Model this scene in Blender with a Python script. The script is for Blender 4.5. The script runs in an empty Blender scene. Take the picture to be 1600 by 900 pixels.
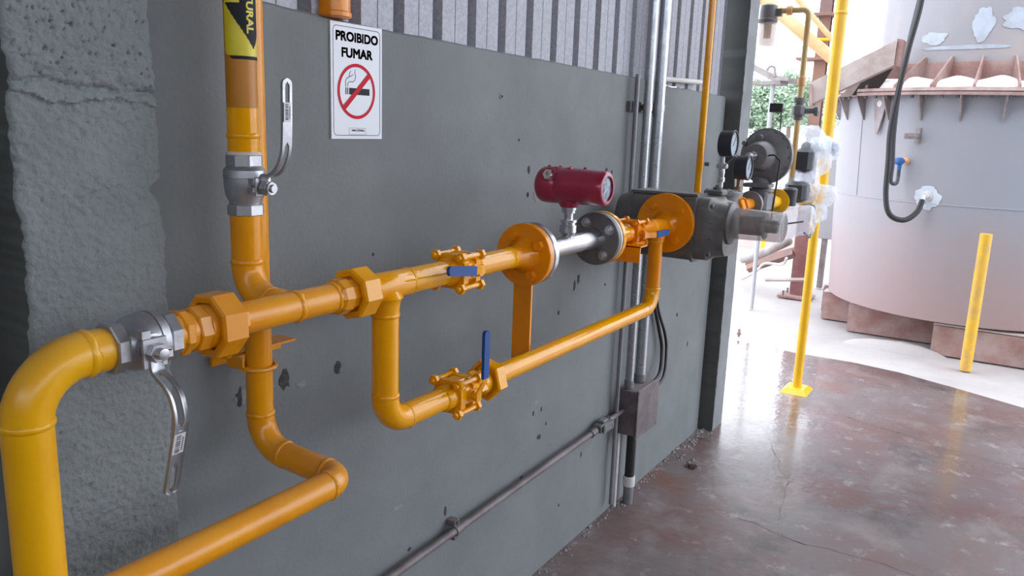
import bpy, bmesh, math, random
from mathutils import Vector, Matrix, noise
random.seed(7)
S = bpy.context.scene
C = S.collection
PI = math.pi
# ------------------------------------------------------------------ camera
CAMP = Vector((0, -1.413, 1.75))
RT = Vector((0.53596194, -0.84354686, 0.03425629)); UP = Vector((0.15274915, 0.1367987, 0.97875115)); BK = Vector((-0.83030867, -0.51934075, 0.20216997))
cd = bpy.data.cameras.new('camera'); cam = bpy.data.objects.new('camera', cd); C.objects.link(cam)
cd.sensor_width = 36; cd.lens = 27.885; cd.clip_start = .02; cd.clip_end = 300
M4 = Matrix.Identity(4)
for i in range(3):
    M4[i][0] = RT[i]; M4[i][1] = UP[i]; M4[i][2] = BK[i]; M4[i][3] = CAMP[i]
cam.matrix_world = M4; S.camera = cam
# ------------------------------------------------------------------ sky, exposure
W = bpy.data.worlds.new('overcast_sky'); S.world = W; W.use_nodes = True
bg = W.node_tree.nodes['Background']; bg.inputs[0].default_value = (.865, .922, 1.01, 1); bg.inputs[1].default_value = 4.1
S.view_settings.view_transform = 'Standard'; S.view_settings.look = 'None'; S.view_settings.gamma = 1
S.view_settings.exposure = 0.0
try: S.view_settings.use_curve_mapping = False
except Exception: pass

# ------------------------------------------------------------------ materials
def mat(name, c1, c2=None, *, rough=.5, rough2=None, metal=0., scale=8., detail=5., lo=.4, hi=.6, bump=0., bscale=60., coat=0., dust=None, dustamt=.5, spec=.5, vor=False, stretch=None, bdist=.004):
    m = bpy.data.materials.new(name); m.use_nodes = True
    nt = m.node_tree; N = nt.nodes; L = nt.links; b = N['Principled BSDF']
    b.inputs['Metallic'].default_value = metal; b.inputs['Roughness'].default_value = rough
    b.inputs['Coat Weight'].default_value = coat; b.inputs['Coat Roughness'].default_value = .08
    b.inputs['Specular IOR Level'].default_value = spec
    b.inputs['Base Color'].default_value = (*c1, 1)
    tc = N.new('ShaderNodeNewGeometry').outputs['Position']
    if stretch:
        mp = N.new('ShaderNodeMapping'); mp.inputs['Scale'].default_value = stretch; L.new(tc, mp.inputs[0]); tc = mp.outputs[0]
    col = None
    if c2:
        if vor:
            n = N.new('ShaderNodeTexVoronoi'); n.inputs['Scale'].default_value = scale; sep = N.new('ShaderNodeSeparateColor'); L.new(n.outputs['Color'], sep.inputs[0]); fac = sep.outputs[0]
        else:
            n = N.new('ShaderNodeTexNoise'); n.inputs['Scale'].default_value = scale; n.inputs['Detail'].default_value = detail; n.inputs['Roughness'].default_value = .62; fac = n.outputs[0]
        L.new(tc, n.inputs['Vector'])
        mr = N.new('ShaderNodeMapRange'); mr.inputs[1].default_value = lo; mr.inputs[2].default_value = hi; L.new(fac, mr.inputs[0])
        mx = N.new('ShaderNodeMix'); mx.data_type = 'RGBA'; mx.inputs[6].default_value = (*c1, 1); mx.inputs[7].default_value = (*c2, 1)
        L.new(mr.outputs[0], mx.inputs[0]); col = mx.outputs[2]
        if rough2 is not None:
            m2 = N.new('ShaderNodeMapRange'); m2.inputs[3].default_value = rough; m2.inputs[4].default_value = rough2; L.new(mr.outputs[0], m2.inputs[0]); L.new(m2.outputs[0], b.inputs['Roughness'])
    if dust:   # settled dust lies on what faces up
        g = N.new('ShaderNodeNewGeometry'); sx = N.new('ShaderNodeSeparateXYZ'); L.new(g.outputs['Normal'], sx.inputs[0])
        n3 = N.new('ShaderNodeTexNoise'); n3.inputs['Scale'].default_value = 14; n3.inputs['Detail'].default_value = 6; L.new(g.outputs['Position'], n3.inputs['Vector'])
        ad = N.new('ShaderNodeMath'); ad.operation = 'ADD'; L.new(sx.outputs[2], ad.inputs[0]); L.new(n3.outputs[0], ad.inputs[1])
        r3 = N.new('ShaderNodeMapRange'); r3.inputs[1].default_value = .7; r3.inputs[2].default_value = 1.6; r3.inputs[4].default_value = dustamt; L.new(ad.outputs[0], r3.inputs[0])
        mx3 = N.new('ShaderNodeMix'); mx3.data_type = 'RGBA'; mx3.inputs[7].default_value = (*dust, 1)
        if col: L.new(col, mx3.inputs[6])
        else: mx3.inputs[6].default_value = (*c1, 1)
        L.new(r3.outputs[0], mx3.inputs[0]); col = mx3.outputs[2]
    if col: L.new(col, b.inputs['Base Color'])
    if bump:
        nb = N.new('ShaderNodeTexNoise'); nb.inputs['Scale'].default_value = bscale; nb.inputs['Detail'].default_value = 5; L.new(tc, nb.inputs['Vector'])
        bp = N.new('ShaderNodeBump'); bp.inputs['Strength'].default_value = bump; bp.inputs['Distance'].default_value = bdist
        L.new(nb.outputs[0], bp.inputs['Height']); L.new(bp.outputs[0], b.inputs['Normal'])
    return m

YEL = mat('yellow_enamel', (.88, .38, .0), (.84, .34, .0), rough=.11, scale=9, bump=.2, bscale=45)
YELD = mat('dusty_yellow_enamel', (.82, .33, .0), (.74, .27, .0), rough=.24, scale=6, bump=.16, bscale=50, dust=(.66, .37, .17), dustamt=.25)
YELB = mat('big_pipe_yellow_enamel', (.86, .43, .0), (.80, .36, .0), rough=.28, scale=5, bump=.1, bscale=40, dust=(.6, .42, .25), dustamt=.2)
YELO = mat('ochre_primer_yellow', (.50, .19, .004), (.44, .165, .004), rough=.4, scale=9, bump=.06, bscale=80)
YELR = mat('orange_yellow_enamel', (.86, .29, .0), (.80, .255, .0), rough=.2, scale=9, bump=.15, bscale=30)
YELP = mat('lemon_yellow_enamel', (.90, .50, .005), (.82, .45, .01), rough=.35, scale=6, coat=.2)
ORAP = mat('sun_faded_orange_paint', (.80, .46, .24), (.72, .38, .18), rough=.6, scale=6)
STEEL = mat('cast_stainless', (.50, .50, .52), (.42, .42, .45), rough=.34, rough2=.45, metal=.85, scale=30, bump=.08, bscale=160)
STEELB = mat('brushed_stainless', (.62, .62, .63), (.5, .5, .52), rough=.24, rough2=.34, metal=.95, scale=12, bump=.03, bscale=200)
STEELD = mat('dull_flange_steel', (.20, .20, .205), (.15, .15, .155), rough=.5, metal=.6, scale=18, bump=.05)
GALV = mat('galvanised_conduit', (.46, .48, .51), (.42, .44, .47), rough=.27, rough2=.33, metal=.8, scale=25)
GALVG = mat('grey_conduit', (.24, .24, .26), (.2, .2, .215), rough=.45, metal=.3, scale=15)
ZINC = mat('galvanised_sheet', (.335, .335, .375), (.27, .27, .305), rough=.5, metal=.25, scale=120, lo=.1, hi=.9, vor=True)
MAG = mat('magenta_enamel', (.36, .015, .055), (.32, .013, .05), rough=.3, scale=8, coat=.4, bump=.05, bscale=70)
BLUE = mat('blue_vinyl_grip', (.0, .06, .27), None, rough=.5)
BLUEP = mat('blue_plastic', (.02, .12, .35), None, rough=.4)
WHITE = mat('white_sign_plastic', (.75, .77, .83), None, rough=.35)
INK = mat('black_print', (.02, .02, .025), None, rough=.6, spec=.2)
REDP = mat('red_print', (.58, .008, .03), None, rough=.6, spec=.2)
STY = mat('sticker_yellow_vinyl', (.72, .60, .01), (.62, .5, .01), rough=.35, scale=12)
LBL = mat('paper_label', (.72, .72, .74), None, rough=.6)
WALL = mat('grey_painted_concrete', (.188, .203, .208), (.150, .163, .168), rough=.62, rough2=.72, scale=3.2, detail=9, lo=.3, hi=.72, bump=.25, bscale=90)
PILL = mat('rough_grey_concrete', (.225, .245, .25), (.175, .195, .20), rough=.8, scale=6, detail=9, lo=.3, hi=.7, bump=.7, bscale=110, bdist=.006)
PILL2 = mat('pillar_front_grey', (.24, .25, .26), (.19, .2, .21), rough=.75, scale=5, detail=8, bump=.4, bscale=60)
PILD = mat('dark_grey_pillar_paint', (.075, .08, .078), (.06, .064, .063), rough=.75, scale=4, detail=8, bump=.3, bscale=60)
CHIP = mat('chipped_dark_concrete', (.035, .035, .037), (.07, .07, .07), rough=.95, scale=90, bump=.6, bscale=150)
PLAS = mat('pale_chipped_plaster', (.34, .31, .30), (.2, .18, .175), rough=.9, scale=40, bump=.7)
CRK = mat('crack_dirt', (.07, .055, .055), None, rough=.95)
METG = mat('meter_grey_paint', (.125, .122, .122), (.095, .093, .093), rough=.42, scale=20, bump=.1, bscale=120, dust=(.28, .26, .25), dustamt=.6)
REGG = mat('regulator_grey_paint', (.20, .20, .215), (.15, .15, .16), rough=.42, scale=14, bump=.08, dust=(.3, .29, .29), dustamt=.35)
BLK = mat('black_rubber', (.018, .018, .02), None, rough=.45)
BLKP = mat('black_gauge_case', (.03, .032, .04), None, rough=.4)
DIAL = mat('gauge_dial', (.36, .42, .50), None, rough=.3)
BOXM = mat('dusty_mauve_box_paint', (.17, .14, .145), (.12, .095, .10), rough=.6, scale=14, detail=8, bump=.2, bscale=70, dust=(.3, .27, .27), dustamt=.6)
CONM = mat('dusty_mauve_conduit', (.19, .16, .165), (.12, .095, .1), rough=.5, scale=10, detail=8, bump=.15)
PVCW = mat('white_pvc', (.62, .61, .6), None, rough=.5)
TANKM = mat('tank_grey_paint', (.36, .365, .385), (.42, .41, .42), rough=.5, scale=1.6, detail=7, lo=.35, hi=.65)
RUST = mat('rust_red_steel', (.27, .14, .12), (.38, .27, .25), rough=.75, scale=5, detail=9, lo=.35, hi=.65, bump=.4, bscale=40)
BEAMM = mat('dusty_brown_steel', (.48, .41, .39), (.38, .30, .28), rough=.7, scale=5, detail=8)
COLR = mat('dark_rusty_column', (.20, .13, .12), (.30, .17, .13), rough=.75, scale=2.5, detail=6)
GUSM = mat('gusset_grey_brown', (.33, .30, .305), (.26, .21, .20), rough=.65, scale=9)
FOAM = mat('white_insulation', (.82, .81, .80), None, rough=.8, bump=.5)
CABM = mat('pale_grey_cabinet', (.46, .46, .49), None, rough=.6)
LEAF = mat('pale_leaf', (.30, .42, .28), (.42, .52, .40), rough=.6, scale=1.2)
BARK = mat('bark', (.2, .16, .13), None, rough=.9)
WOODP = mat('old_plank_grey', (.4, .38, .37), (.3, .25, .24), rough=.8, scale=6)
GROUND = mat('dry_pale_concrete', (.46, .43, .425), (.38, .34, .335), rough=.85, scale=1.4, detail=9, lo=.35, hi=.65, bump=.3, bscale=30)
ROOFM = mat('dark_roof_sheet', (.12, .12, .13), None, rough=.8)
TCOL = mat('tree_line_bark', (.2, .16, .13), None, rough=.9)

TSH = mat('tank_shell_paint', (.30, .315, .36), (.34, .325, .355), rough=.5, scale=1.1, detail=8, lo=.42, hi=.62, bump=.06, bscale=6)
def splash(m, col, z0, z1):      # reddish mud splashed up the lower part
    nt = m.node_tree; N = nt.nodes; L = nt.links; b = N['Principled BSDF']; old = b.inputs['Base Color'].links[0].from_socket
    g = N.new('ShaderNodeNewGeometry'); sx = N.new('ShaderNodeSeparateXYZ'); L.new(g.outputs['Position'], sx.inputs[0])
    n = N.new('ShaderNodeTexNoise'); n.inputs['Scale'].default_value = 1.6; n.inputs['Detail'].default_value = 9; L.new(g.outputs['Position'], n.inputs['Vector'])
    a = N.new('ShaderNodeMath'); a.operation = 'MULTIPLY_ADD'; a.inputs[1].default_value = .9; L.new(n.outputs[0], a.inputs[0]); L.new(sx.outputs[2], a.inputs[2])
    r = N.new('ShaderNodeMapRange'); r.inputs[1].default_value = z0 + .45; r.inputs[2].default_value = z1 + .45; r.inputs[3].default_value = .75; r.inputs[4].default_value = 0; L.new(a.outputs[0], r.inputs[0])
    x = N.new('ShaderNodeMix'); x.data_type = 'RGBA'; L.new(r.outputs[0], x.inputs[0]); L.new(old, x.inputs[6]); x.inputs[7].default_value = (*col, 1); L.new(x.outputs[2], b.inputs['Base Color'])
splash(TSH, (.42, .27, .25), .3, 1.3)
def floor_mat():
    m = bpy.data.materials.new('wet_red_grey_floor'); m.use_nodes = True
    nt = m.node_tree; N = nt.nodes; L = nt.links; b = N['Principled BSDF']
    P = N.new('ShaderNodeNewGeometry').outputs['Position']
    def nz(sc, de=8, lo=.4, hi=.6, off=0, ro=.6):
        n = N.new('ShaderNodeTexNoise'); n.inputs['Scale'].default_value = sc; n.inputs['Detail'].default_value = de; n.inputs['Roughness'].default_value = ro
        mp = N.new('ShaderNodeMapping'); mp.inputs['Location'].default_value = (off, off * .7, 0); L.new(P, mp.inputs[0]); L.new(mp.outputs[0], n.inputs['Vector'])
        r = N.new('ShaderNodeMapRange'); r.inputs[1].default_value = lo; r.inputs[2].default_value = hi; L.new(n.outputs[0], r.inputs[0]); return r.outputs[0]
    def mix(f, a, c):
        x = N.new('ShaderNodeMix'); x.data_type = 'RGBA'; L.new(f, x.inputs[0])
        for k, s in ((6, a), (7, c)):
            if isinstance(s, tuple): x.inputs[k].default_value = (*s, 1)
            else: L.new(s, x.inputs[k])
        return x.outputs[2]
    base = mix(nz(1.5, 9, .36, .64), (.150, .082, .076), (.150, .134, .134))
    base = mix(nz(3.5, 10, .52, .68, 5), base, (.21, .175, .17))
    base = mix(nz(7, 10, .57, .70, 11, .7), base, (.33, .29, .29))
    base = mix(nz(1.1, 6, .56, .68, 23), base, (.17, .07, .05))
    base = mix(nz(2.3, 10, .54, .66, 41, .72), base, (.085, .070, .068))
    base = mix(nz(26, 6, .66, .74, 17, .7), base, (.36, .33, .32))
    L.new(base, b.inputs['Base Color'])
    # thin water film: smooth patches among damp matt ones
    f = nz(1.3, 8, .36, .60, 31, .6)
    r = N.new('ShaderNodeMapRange'); r.inputs[3].default_value = .05; r.inputs[4].default_value = .36; L.new(f, r.inputs[0])
    sx = N.new('ShaderNodeSeparateXYZ'); L.new(P, sx.inputs[0])
    w = N.new('ShaderNodeMapRange'); w.inputs[1].default_value = 3.3; w.inputs[2].default_value = 4.3; L.new(sx.outputs[0], w.inputs[0])
    q = N.new('ShaderNodeMix'); q.data_type = 'FLOAT'; L.new(w.outputs[0], q.inputs[0]); q.inputs[2].default_value = .5; L.new(r.outputs[0], q.inputs[3])
    L.new(q.outputs[0], b.inputs['Roughness'])
    w2 = N.new('ShaderNodeMapRange'); w2.inputs[1].default_value = 4.0; w2.inputs[2].default_value = 5.0; w2.inputs[4].default_value = .65; L.new(sx.outputs[0], w2.inputs[0])
    L.new(w2.outputs[0], b.inputs['Coat Weight']); b.inputs['Coat Roughness'].default_value = .06
    nb = N.new('ShaderNodeTexNoise'); nb.inputs['Scale'].default_value = 22; nb.inputs['Detail'].default_value = 8; L.new(P, nb.inputs['Vector'])
    bp = N.new('ShaderNodeBump'); bp.inputs['Strength'].default_value = .38; bp.inputs['Distance'].default_value = .006
    L.new(nb.outputs[0], bp.inputs['Height']); L.new(bp.outputs[0], b.inputs['Normal'])
    bc = N.new('ShaderNodeBump'); bc.inputs['Strength'].default_value = .14; bc.inputs['Distance'].default_value = .006; L.new(nb.outputs[0], bc.inputs['Height']); L.new(bc.outputs[0], b.inputs['Coat Normal'])
    return m
FLOORM = floor_mat()

def plastic_mat(name, white, alpha, rough=.15):
    m = bpy.data.materials.new(name); m.use_nodes = True
    nt = m.node_tree; N = nt.nodes; L = nt.links
    for n in list(N): N.remove(n)
    o = N.new('ShaderNodeOutputMaterial'); t = N.new('ShaderNodeBsdfTransparent'); t.inputs[0].default_value = (.95, .97, 1, 1)
    p = N.new('ShaderNodeBsdfPrincipled'); p.inputs['Base Color'].default_value = (*white, 1); p.inputs['Roughness'].default_value = rough
    p.inputs['Coat Weight'].default_value = .5
    tr = N.new('ShaderNodeBsdfTranslucent'); tr.inputs[0].default_value = (*white, 1)
    a = N.new('ShaderNodeMixShader'); a.inputs[0].default_value = .45; L.new(p.outputs[0], a.inputs[1]); L.new(tr.outputs[0], a.inputs[2])
    x = N.new('ShaderNodeMixShader'); x.inputs[0].default_value = alpha; L.new(t.outputs[0], x.inputs[1]); L.new(a.outputs[0], x.inputs[2])
    L.new(x.outputs[0], o.inputs[0]); return m
BAG = plastic_mat('clear_plastic_film', (.85, .88, .93), .40)
CLEAR = plastic_mat('cloudy_clear_cover', (.50, .46, .44), .48, .12)
BOWL = plastic_mat('filter_bowl_plastic', (.72, .58, .50), .72, .15)

# ------------------------------------------------------------------ mesh helpers
class MB:
    def __init__(s): s.v = []; s.f = []; s.mi = []
    def add(s, vs, fs, mi=0):
        o = len(s.v); s.v += [Vector(p) for p in vs]; s.f += [tuple(i + o for i in f) for f in fs]; s.mi += [mi] * len(fs); return s
    def rings(s, rings, cap0=True, cap1=True, closed=False, mi=0):
        n = len(rings[0]); vs = [p for r in rings for p in r]; fs = []
        m = len(rings)
        for i in range(m - (0 if closed else 1)):
            a = i * n; b = ((i + 1) % m) * n
            for j in range(n):
                k = (j + 1) % n; fs.append((a + j, a + k, b + k, b + j))
        if not closed:
            if cap0: fs.append(tuple(reversed(range(n))))
            if cap1: fs.append(tuple((m - 1) * n + j for j in range(n)))
        return s.add(vs, fs, mi)
    def tube(s, path, r, seg=24, caps=True, mi=0):
        P = [Vector(p) for p in path]; n = len(P)
        T = [((P[min(i + 1, n - 1)] - P[max(i - 1, 0)]).normalized()) for i in range(n)]
        ref = Vector((0, 0, 1)) if abs(T[0].z) < .9 else Vector((0, 1, 0))
        u = T[0].cross(ref).normalized(); R = []
        for i in range(n):
            if i: 
                ax = T[i - 1].cross(T[i])
                if ax.length > 1e-7: u = Matrix.Rotation(T[i - 1].angle(T[i]), 3, ax.normalized()) @ u
                u = (u - T[i] * u.dot(T[i])).normalized()
            w = T[i].cross(u); rr = r[i] if isinstance(r, (list, tuple)) else r
            R.append([P[i] + (u * math.cos(2 * PI * k / seg) + w * math.sin(2 * PI * k / seg)) * rr for k in range(seg)])
        return s.rings(R, caps, caps, mi=mi)
    def lathe(s, o, ax, prof, seg=28, rot=0., closed=False, mi=0):
        o = Vector(o); ax = Vector(ax).normalized(); ref = Vector((0, 0, 1)) if abs(ax.z) < .9 else Vector((1, 0, 0))
        u = ax.cross(ref).normalized(); w = ax.cross(u)
        return s.rings([[o + ax * t + (u * math.cos(2 * PI * k / seg + rot) + w * math.sin(2 * PI * k / seg + rot)) * max(r, 1e-5) for k in range(seg)] for t, r in prof], closed=closed, mi=mi)
    def hexn(s, o, ax, t0, t1, r, n=6, rot=0., ch=.08, mi=0):
        c = (t1 - t0) * ch
        return s.lathe(o, ax, [(t0, r * .93), (t0 + c, r), (t1 - c, r), (t1, r * .93)], n, rot, mi=mi)
    def box(s, c, d, rot=None, mi=0, bev=0.):
        hx, hy, hz = [q / 2 for q in d]
        if bev:
            b = bev; vs = []; R = []
            for z, k in ((-hz, b), (-hz + b, 0), (hz - b, 0), (hz, b)):
                x, y = hx - k, hy - k
                R.append([Vector(p) for p in ((-x + b, -y, z), (x - b, -y, z), (x, -y + b, z), (x, y - b, z), (x - b, y, z), (-x + b, y, z), (-x, y - b, z), (-x, -y + b, z))])
            if rot: R = [[rot @ p for p in r] for r in R]
            return s.rings([[p + Vector(c) for p in r] for r in R], mi=mi)
        vs = [Vector((x * hx, y * hy, z * hz)) for z in (-1, 1) for y in (-1, 1) for x in (-1, 1)]
        if rot: vs = [rot @ p for p in vs]
        return s.add([p + Vector(c) for p in vs], [(0, 2, 3, 1), (4, 5, 7, 6), (0, 1, 5, 4), (2, 6, 7, 3), (0, 4, 6, 2), (1, 3, 7, 5)], mi)
    def prism(s, poly, o, u, v, th, mi=0):
        o, u, v = Vector(o), Vector(u), Vector(v); w = u.cross(v).normalized() * th
        return s.rings([[o + u * a + v * b for a, b in poly], [o + u * a + v * b + w for a, b in poly]], mi=mi)
    def ribbon(s, path, width, wdir, th):
        """bent flat bar: path points, width along wdir, thickness in the bend plane"""
        P = [Vector(p) for p in path]; wd = Vector(wdir).normalized(); n = len(P); R = []
        for i in range(n):
            t = (P[min(i + 1, n - 1)] - P[max(i - 1, 0)]).normalized(); nn = t.cross(wd).normalized()
            wi = (width[i] if isinstance(width, (list, tuple)) else width) / 2
            R.append([P[i] + wd * a * wi + nn * b * th / 2 for a, b in ((-1, -1), (1, -1), (1, 1), (-1, 1))])
        return s.rings(R)
    def torus(s, o, ax, R, r, seg=36, sr=10, a0=0, a1=2 * PI, mi=0):
        o = Vector(o); ax = Vector(ax).normalized(); ref = Vector((0, 0, 1)) if abs(ax.z) < .9 else Vector((1, 0, 0))
        u = ax.cross(ref).normalized(); w = ax.cross(u); full = abs(a1 - a0 - 2 * PI) < 1e-4
        m = seg if full else seg + 1
        return s.rings([[o + (u * math.cos(a) + w * math.sin(a)) * (R + r * math.cos(b)) + ax * r * math.sin(b) for b in [2 * PI * k / sr for k in range(sr)]] for a in [a0 + (a1 - a0) * i / seg for i in range(m)]], closed=full, mi=mi)

def root_of(o):
    return o
def thing(name, label, cat, loc=(0, 0, 0), group=None, kind=None):
    o = bpy.data.objects.new(name, None); C.objects.link(o); o.location = loc; o.empty_display_size = .05
    o['label'] = label; o['category'] = cat
    if group: o['group'] = group
    o['org'] = list(loc)
    return o
def obj(name, mb, m, parent=None, ang=35, label=None, cat=None, group=None, kind=None, org=None):
    """one mesh object; geometry given in world metres"""
    if org is None: org = Vector(parent['org']) if parent is not None else Vector((0, 0, 0))
    org = Vector(org)
    me = bpy.data.meshes.new(name); me.from_pydata([p - org for p in mb.v], [], mb.f)
    for q in (m if isinstance(m, (list, tuple)) else [m]): me.materials.append(q)
    me.polygons.foreach_set('material_index', mb.mi)
    bm = bmesh.new(); bm.from_mesh(me); bmesh.ops.recalc_face_normals(bm, faces=bm.faces); bm.to_mesh(me); bm.free()
    if ang: me.polygons.foreach_set('use_smooth', [True] * len(me.polygons)); me.set_sharp_from_angle(angle=math.radians(ang))
    o = bpy.data.objects.new(name, me); C.objects.link(o); o['org'] = list(org)
    if parent is None: o.location = org
    else:
        o.parent = parent; o.location = org - Vector(parent['org'])
    for k, q in (('label', label), ('category', cat), ('group', group), ('kind', kind)):
        if q: o[k] = q
    return o
def copy_tree(o, parent=None):
    c = o.copy(); C.objects.link(c)
    if parent is not None: c.parent = parent
    for ch in list(o.children): copy_tree(ch, c)
    return c
def fillet(pts, R, n=10):
    P = [Vector(p) for p in pts]; out = [P[0]]
    for i in range(1, len(P) - 1):
        a = (P[i - 1] - P[i]).normalized(); b = (P[i + 1] - P[i]).normalized(); th = a.angle(b); d = R / math.tan(th / 2)
        c = P[i] + (a + b).normalized() * (R / math.sin(th / 2)); s0 = P[i] + a * d - c; s1 = P[i] + b * d - c; w = s0.angle(s1)
        for k in range(n + 1):
            t = k / n; out.append(c + (s0 * math.sin((1 - t) * w) + s1 * math.sin(t * w)) / math.sin(w))
    out.append(P[-1]); return out
def seg_pipe(par, a, b, r, m, name='pipe_segment', seg=28):
    a, b = Vector(a), Vector(b); return obj(name, MB().tube([a, b], r, seg), m, par)
def elbow(par, corner, d0, d1, R, r, m):
    c = Vector(corner); d0, d1 = Vector(d0).normalized(), Vector(d1).normalized()
    return obj('elbow', MB().tube(fillet([c - d0 * R, c, c + d1 * R], R, 14)[1:-1], r, 28), m, par)
def bead(par, o, ax, r, m, w=.006, h=.0028, seed=0):
    o = Vector(o); ax = Vector(ax).normalized(); mb = MB(); seg = 40
    ref = Vector((0, 0, 1)) if abs(ax.z) < .9 else Vector((1, 0, 0)); u = ax.cross(ref).normalized(); v = ax.cross(u)
    R = []
    for t, k in ((-1, -.15), (-.6, .6), (0, 1), (.6, .6), (1, -.15)):
        ring = []
        for i in range(seg):
            a = 2 * PI * i / seg; q = noise.noise(Vector((math.cos(a) * 3 + seed, math.sin(a) * 3, o.x * 7 + o.z * 5)))
            ring.append(o + ax * (t * w * (1 + .4 * q) + .002 * q) + (u * math.cos(a) + v * math.sin(a)) * (r + k * h * (1 + .5 * q)))
        R.append(ring)
    return obj('weld_bead', mb.rings(R), m, par, ang=60)
def sphere(o, r, mb=None, seg=18, sc=(1, 1, 1)):
    mb = mb or MB(); o = Vector(o)
    R = []
    for i in range(seg // 2 + 1):
        p = PI * i / (seg // 2); R.append([o + Vector((sc[0] * math.sin(p) * math.cos(2 * PI * k / seg), sc[1] * math.sin(p) * math.sin(2 * PI * k / seg), sc[2] * math.cos(p))) * r + Vector((0, 0, 0)) for k in range(seg)])
    R[0] = [q + Vector((1e-5 * math.cos(k), 1e-5 * math.sin(k), 0)) for k, q in enumerate(R[0])]
    return mb.rings(R)
def struct(name, mb, m, **k): return obj(name, mb, m, kind='structure', **k)
X_, Y_, Z_ = Vector((1, 0, 0)), Vector((0, 1, 0)), Vector((0, 0, 1))

# ================================================================== SETTING
# floor slab under the roof, its outer edge worn to a curve; pale yard beyond
edge = [(6.75, 1.2), (6.62, .5), (6.54, -.1), (6.56, -.5), (6.5, -.85), (6.36, -1.2), (6.2, -1.55), (6.02, -1.95), (5.85, -2.6), (5.7, -4), (5.6, -8)]
nf = 60; mb = MB(); rows = []
for i in range(len(edge)):
    ex, ey = edge[i]; rows.append([Vector((-6 + (ex + 6) * j / nf, ey + (0 if j == nf else 0), 0)) for j in range(nf + 1)])
vs = [p for r in rows for p in r]; fs = []
for i in range(len(edge) - 1):
    for j in range(nf): a = i * (nf + 1) + j; fs.append((a, a + 1, a + nf + 2, a + nf + 1))
k0 = len(vs); vs += [Vector((x, y, -.012)) for x, y in edge]
for i in range(len(edge) - 1): fs.append(((i + 1) * (nf + 1) - 1, k0 + i, k0 + i + 1, (i + 2) * (nf + 1) - 1))
fl = struct('floor', mb.add(vs, fs), FLOORM)
struct('ground', MB().add([(-60, -80, -.014), (140, -80, -.014), (140, 90, -.014), (-60, 90, -.014)], [(0, 1, 2, 3)]), GROUND)
# cracks and stains on the slab
def crack(pts, w, z=.0012, m=CRK, par=fl, name='crack'):
    mb = MB(); L = []; Rr = []; P = [Vector(p) for p in pts]; D = []
    for i in range(len(P) - 1):
        for k in range(14): D.append(P[i].lerp(P[i + 1], k / 14))
    n = len(D)
    for i, p in enumerate(D):
        q = noise.noise(Vector((p.x * 6, p.y * 6, 1))) * .03 + noise.noise(Vector((p.x * 25, p.y * 25, 4))) * .009
        t = (D[min(i + 1, n - 1)] - D[max(i - 1, 0)]).normalized(); s = Vector((-t.y, t.x, 0)); ww = w * .55 * (.2 + abs(noise.noise(Vector((p.x * 14, p.y * 14, 9)))) * 2.2)
        L.append(p + s * (q + ww)); Rr.append(p + s * (q - ww))
    vs = [Vector((a.x, a.y, z)) for a in L] + [Vector((a.x, a.y, z)) for a in Rr]
    return obj(name, mb.add(vs, [(i, i + 1, n + i + 1, n + i) for i in range(n - 1)]), m, par)
crack([(3.42, -.36, 0), (3.46, -.62, 0), (3.38, -.85, 0), (3.42, -1.10, 0), (3.38, -1.5, 0)], .0022)
crack([(4.45, -.42, 0), (4.0, -.62, 0), (3.5, -.7, 0)], .002)
crack([(5.2, -.7, 0), (5.0, -1.3, 0), (4.9, -2.0, 0)], .003)
# crumbled plaster along the foot of the wall
mb = MB()
for i in range(260):
    x = 2.2 + 2.35 * random.random() ** .8; r = random.uniform(.002, .009) * (1.6 if x > 3.9 else 1)
    y = -abs(random.gauss(0, .022 if x < 3.9 else .05)) - .002
    c = Vector((x, y, r * .4)); vs = [c + Vector((r * math.cos(a) * random.uniform(.6, 1.3), r * math.sin(a) * random.uniform(.6, 1.3), -r * .4)) for a in [k * PI / 2.5 for k in range(5)]] + [c + Vector((0, 0, r * random.uniform(.3, .8)))]
    mb.add(vs, [(k, (k + 1) % 5, 5) for k in range(5)])
obj('plaster_crumbs', mb, PLAS, ang=None, label='pale crumbs of broken plaster scattered along the foot of the grey wall', cat='rubble', kind='stuff')
mb = MB()
for i in range(26):
    a = random.random() * 6.28; d = random.random() * .035; c = Vector((3.86 + d * math.cos(a), -.16 + d * math.sin(a) * .8, .003)); r = random.uniform(.006, .014)
    mb.add([c + Vector((r * math.cos(b) * random.uniform(.5, 1.4), r * math.sin(b) * random.uniform(.5, 1.4), random.uniform(-.002, .006))) for b in [k * PI / 2.5 for k in range(5)]] + [c + Vector((0, 0, .012))], [(k, (k + 1) % 5, 5) for k in range(5)])
obj('debris_clump', mb, mat('dark_leaf_litter', (.07, .045, .04), None, rough=.9), ang=None, label='small dark clump of litter on the floor near the wall foot', cat='litter', kind='stuff')

def interp(x, T):
    for (a, p), (b, q) in zip(T, T[1:]):
        if x <= b: return p + (q - p) * (x - a) / (b - a)
    return T[-1][1]
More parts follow.
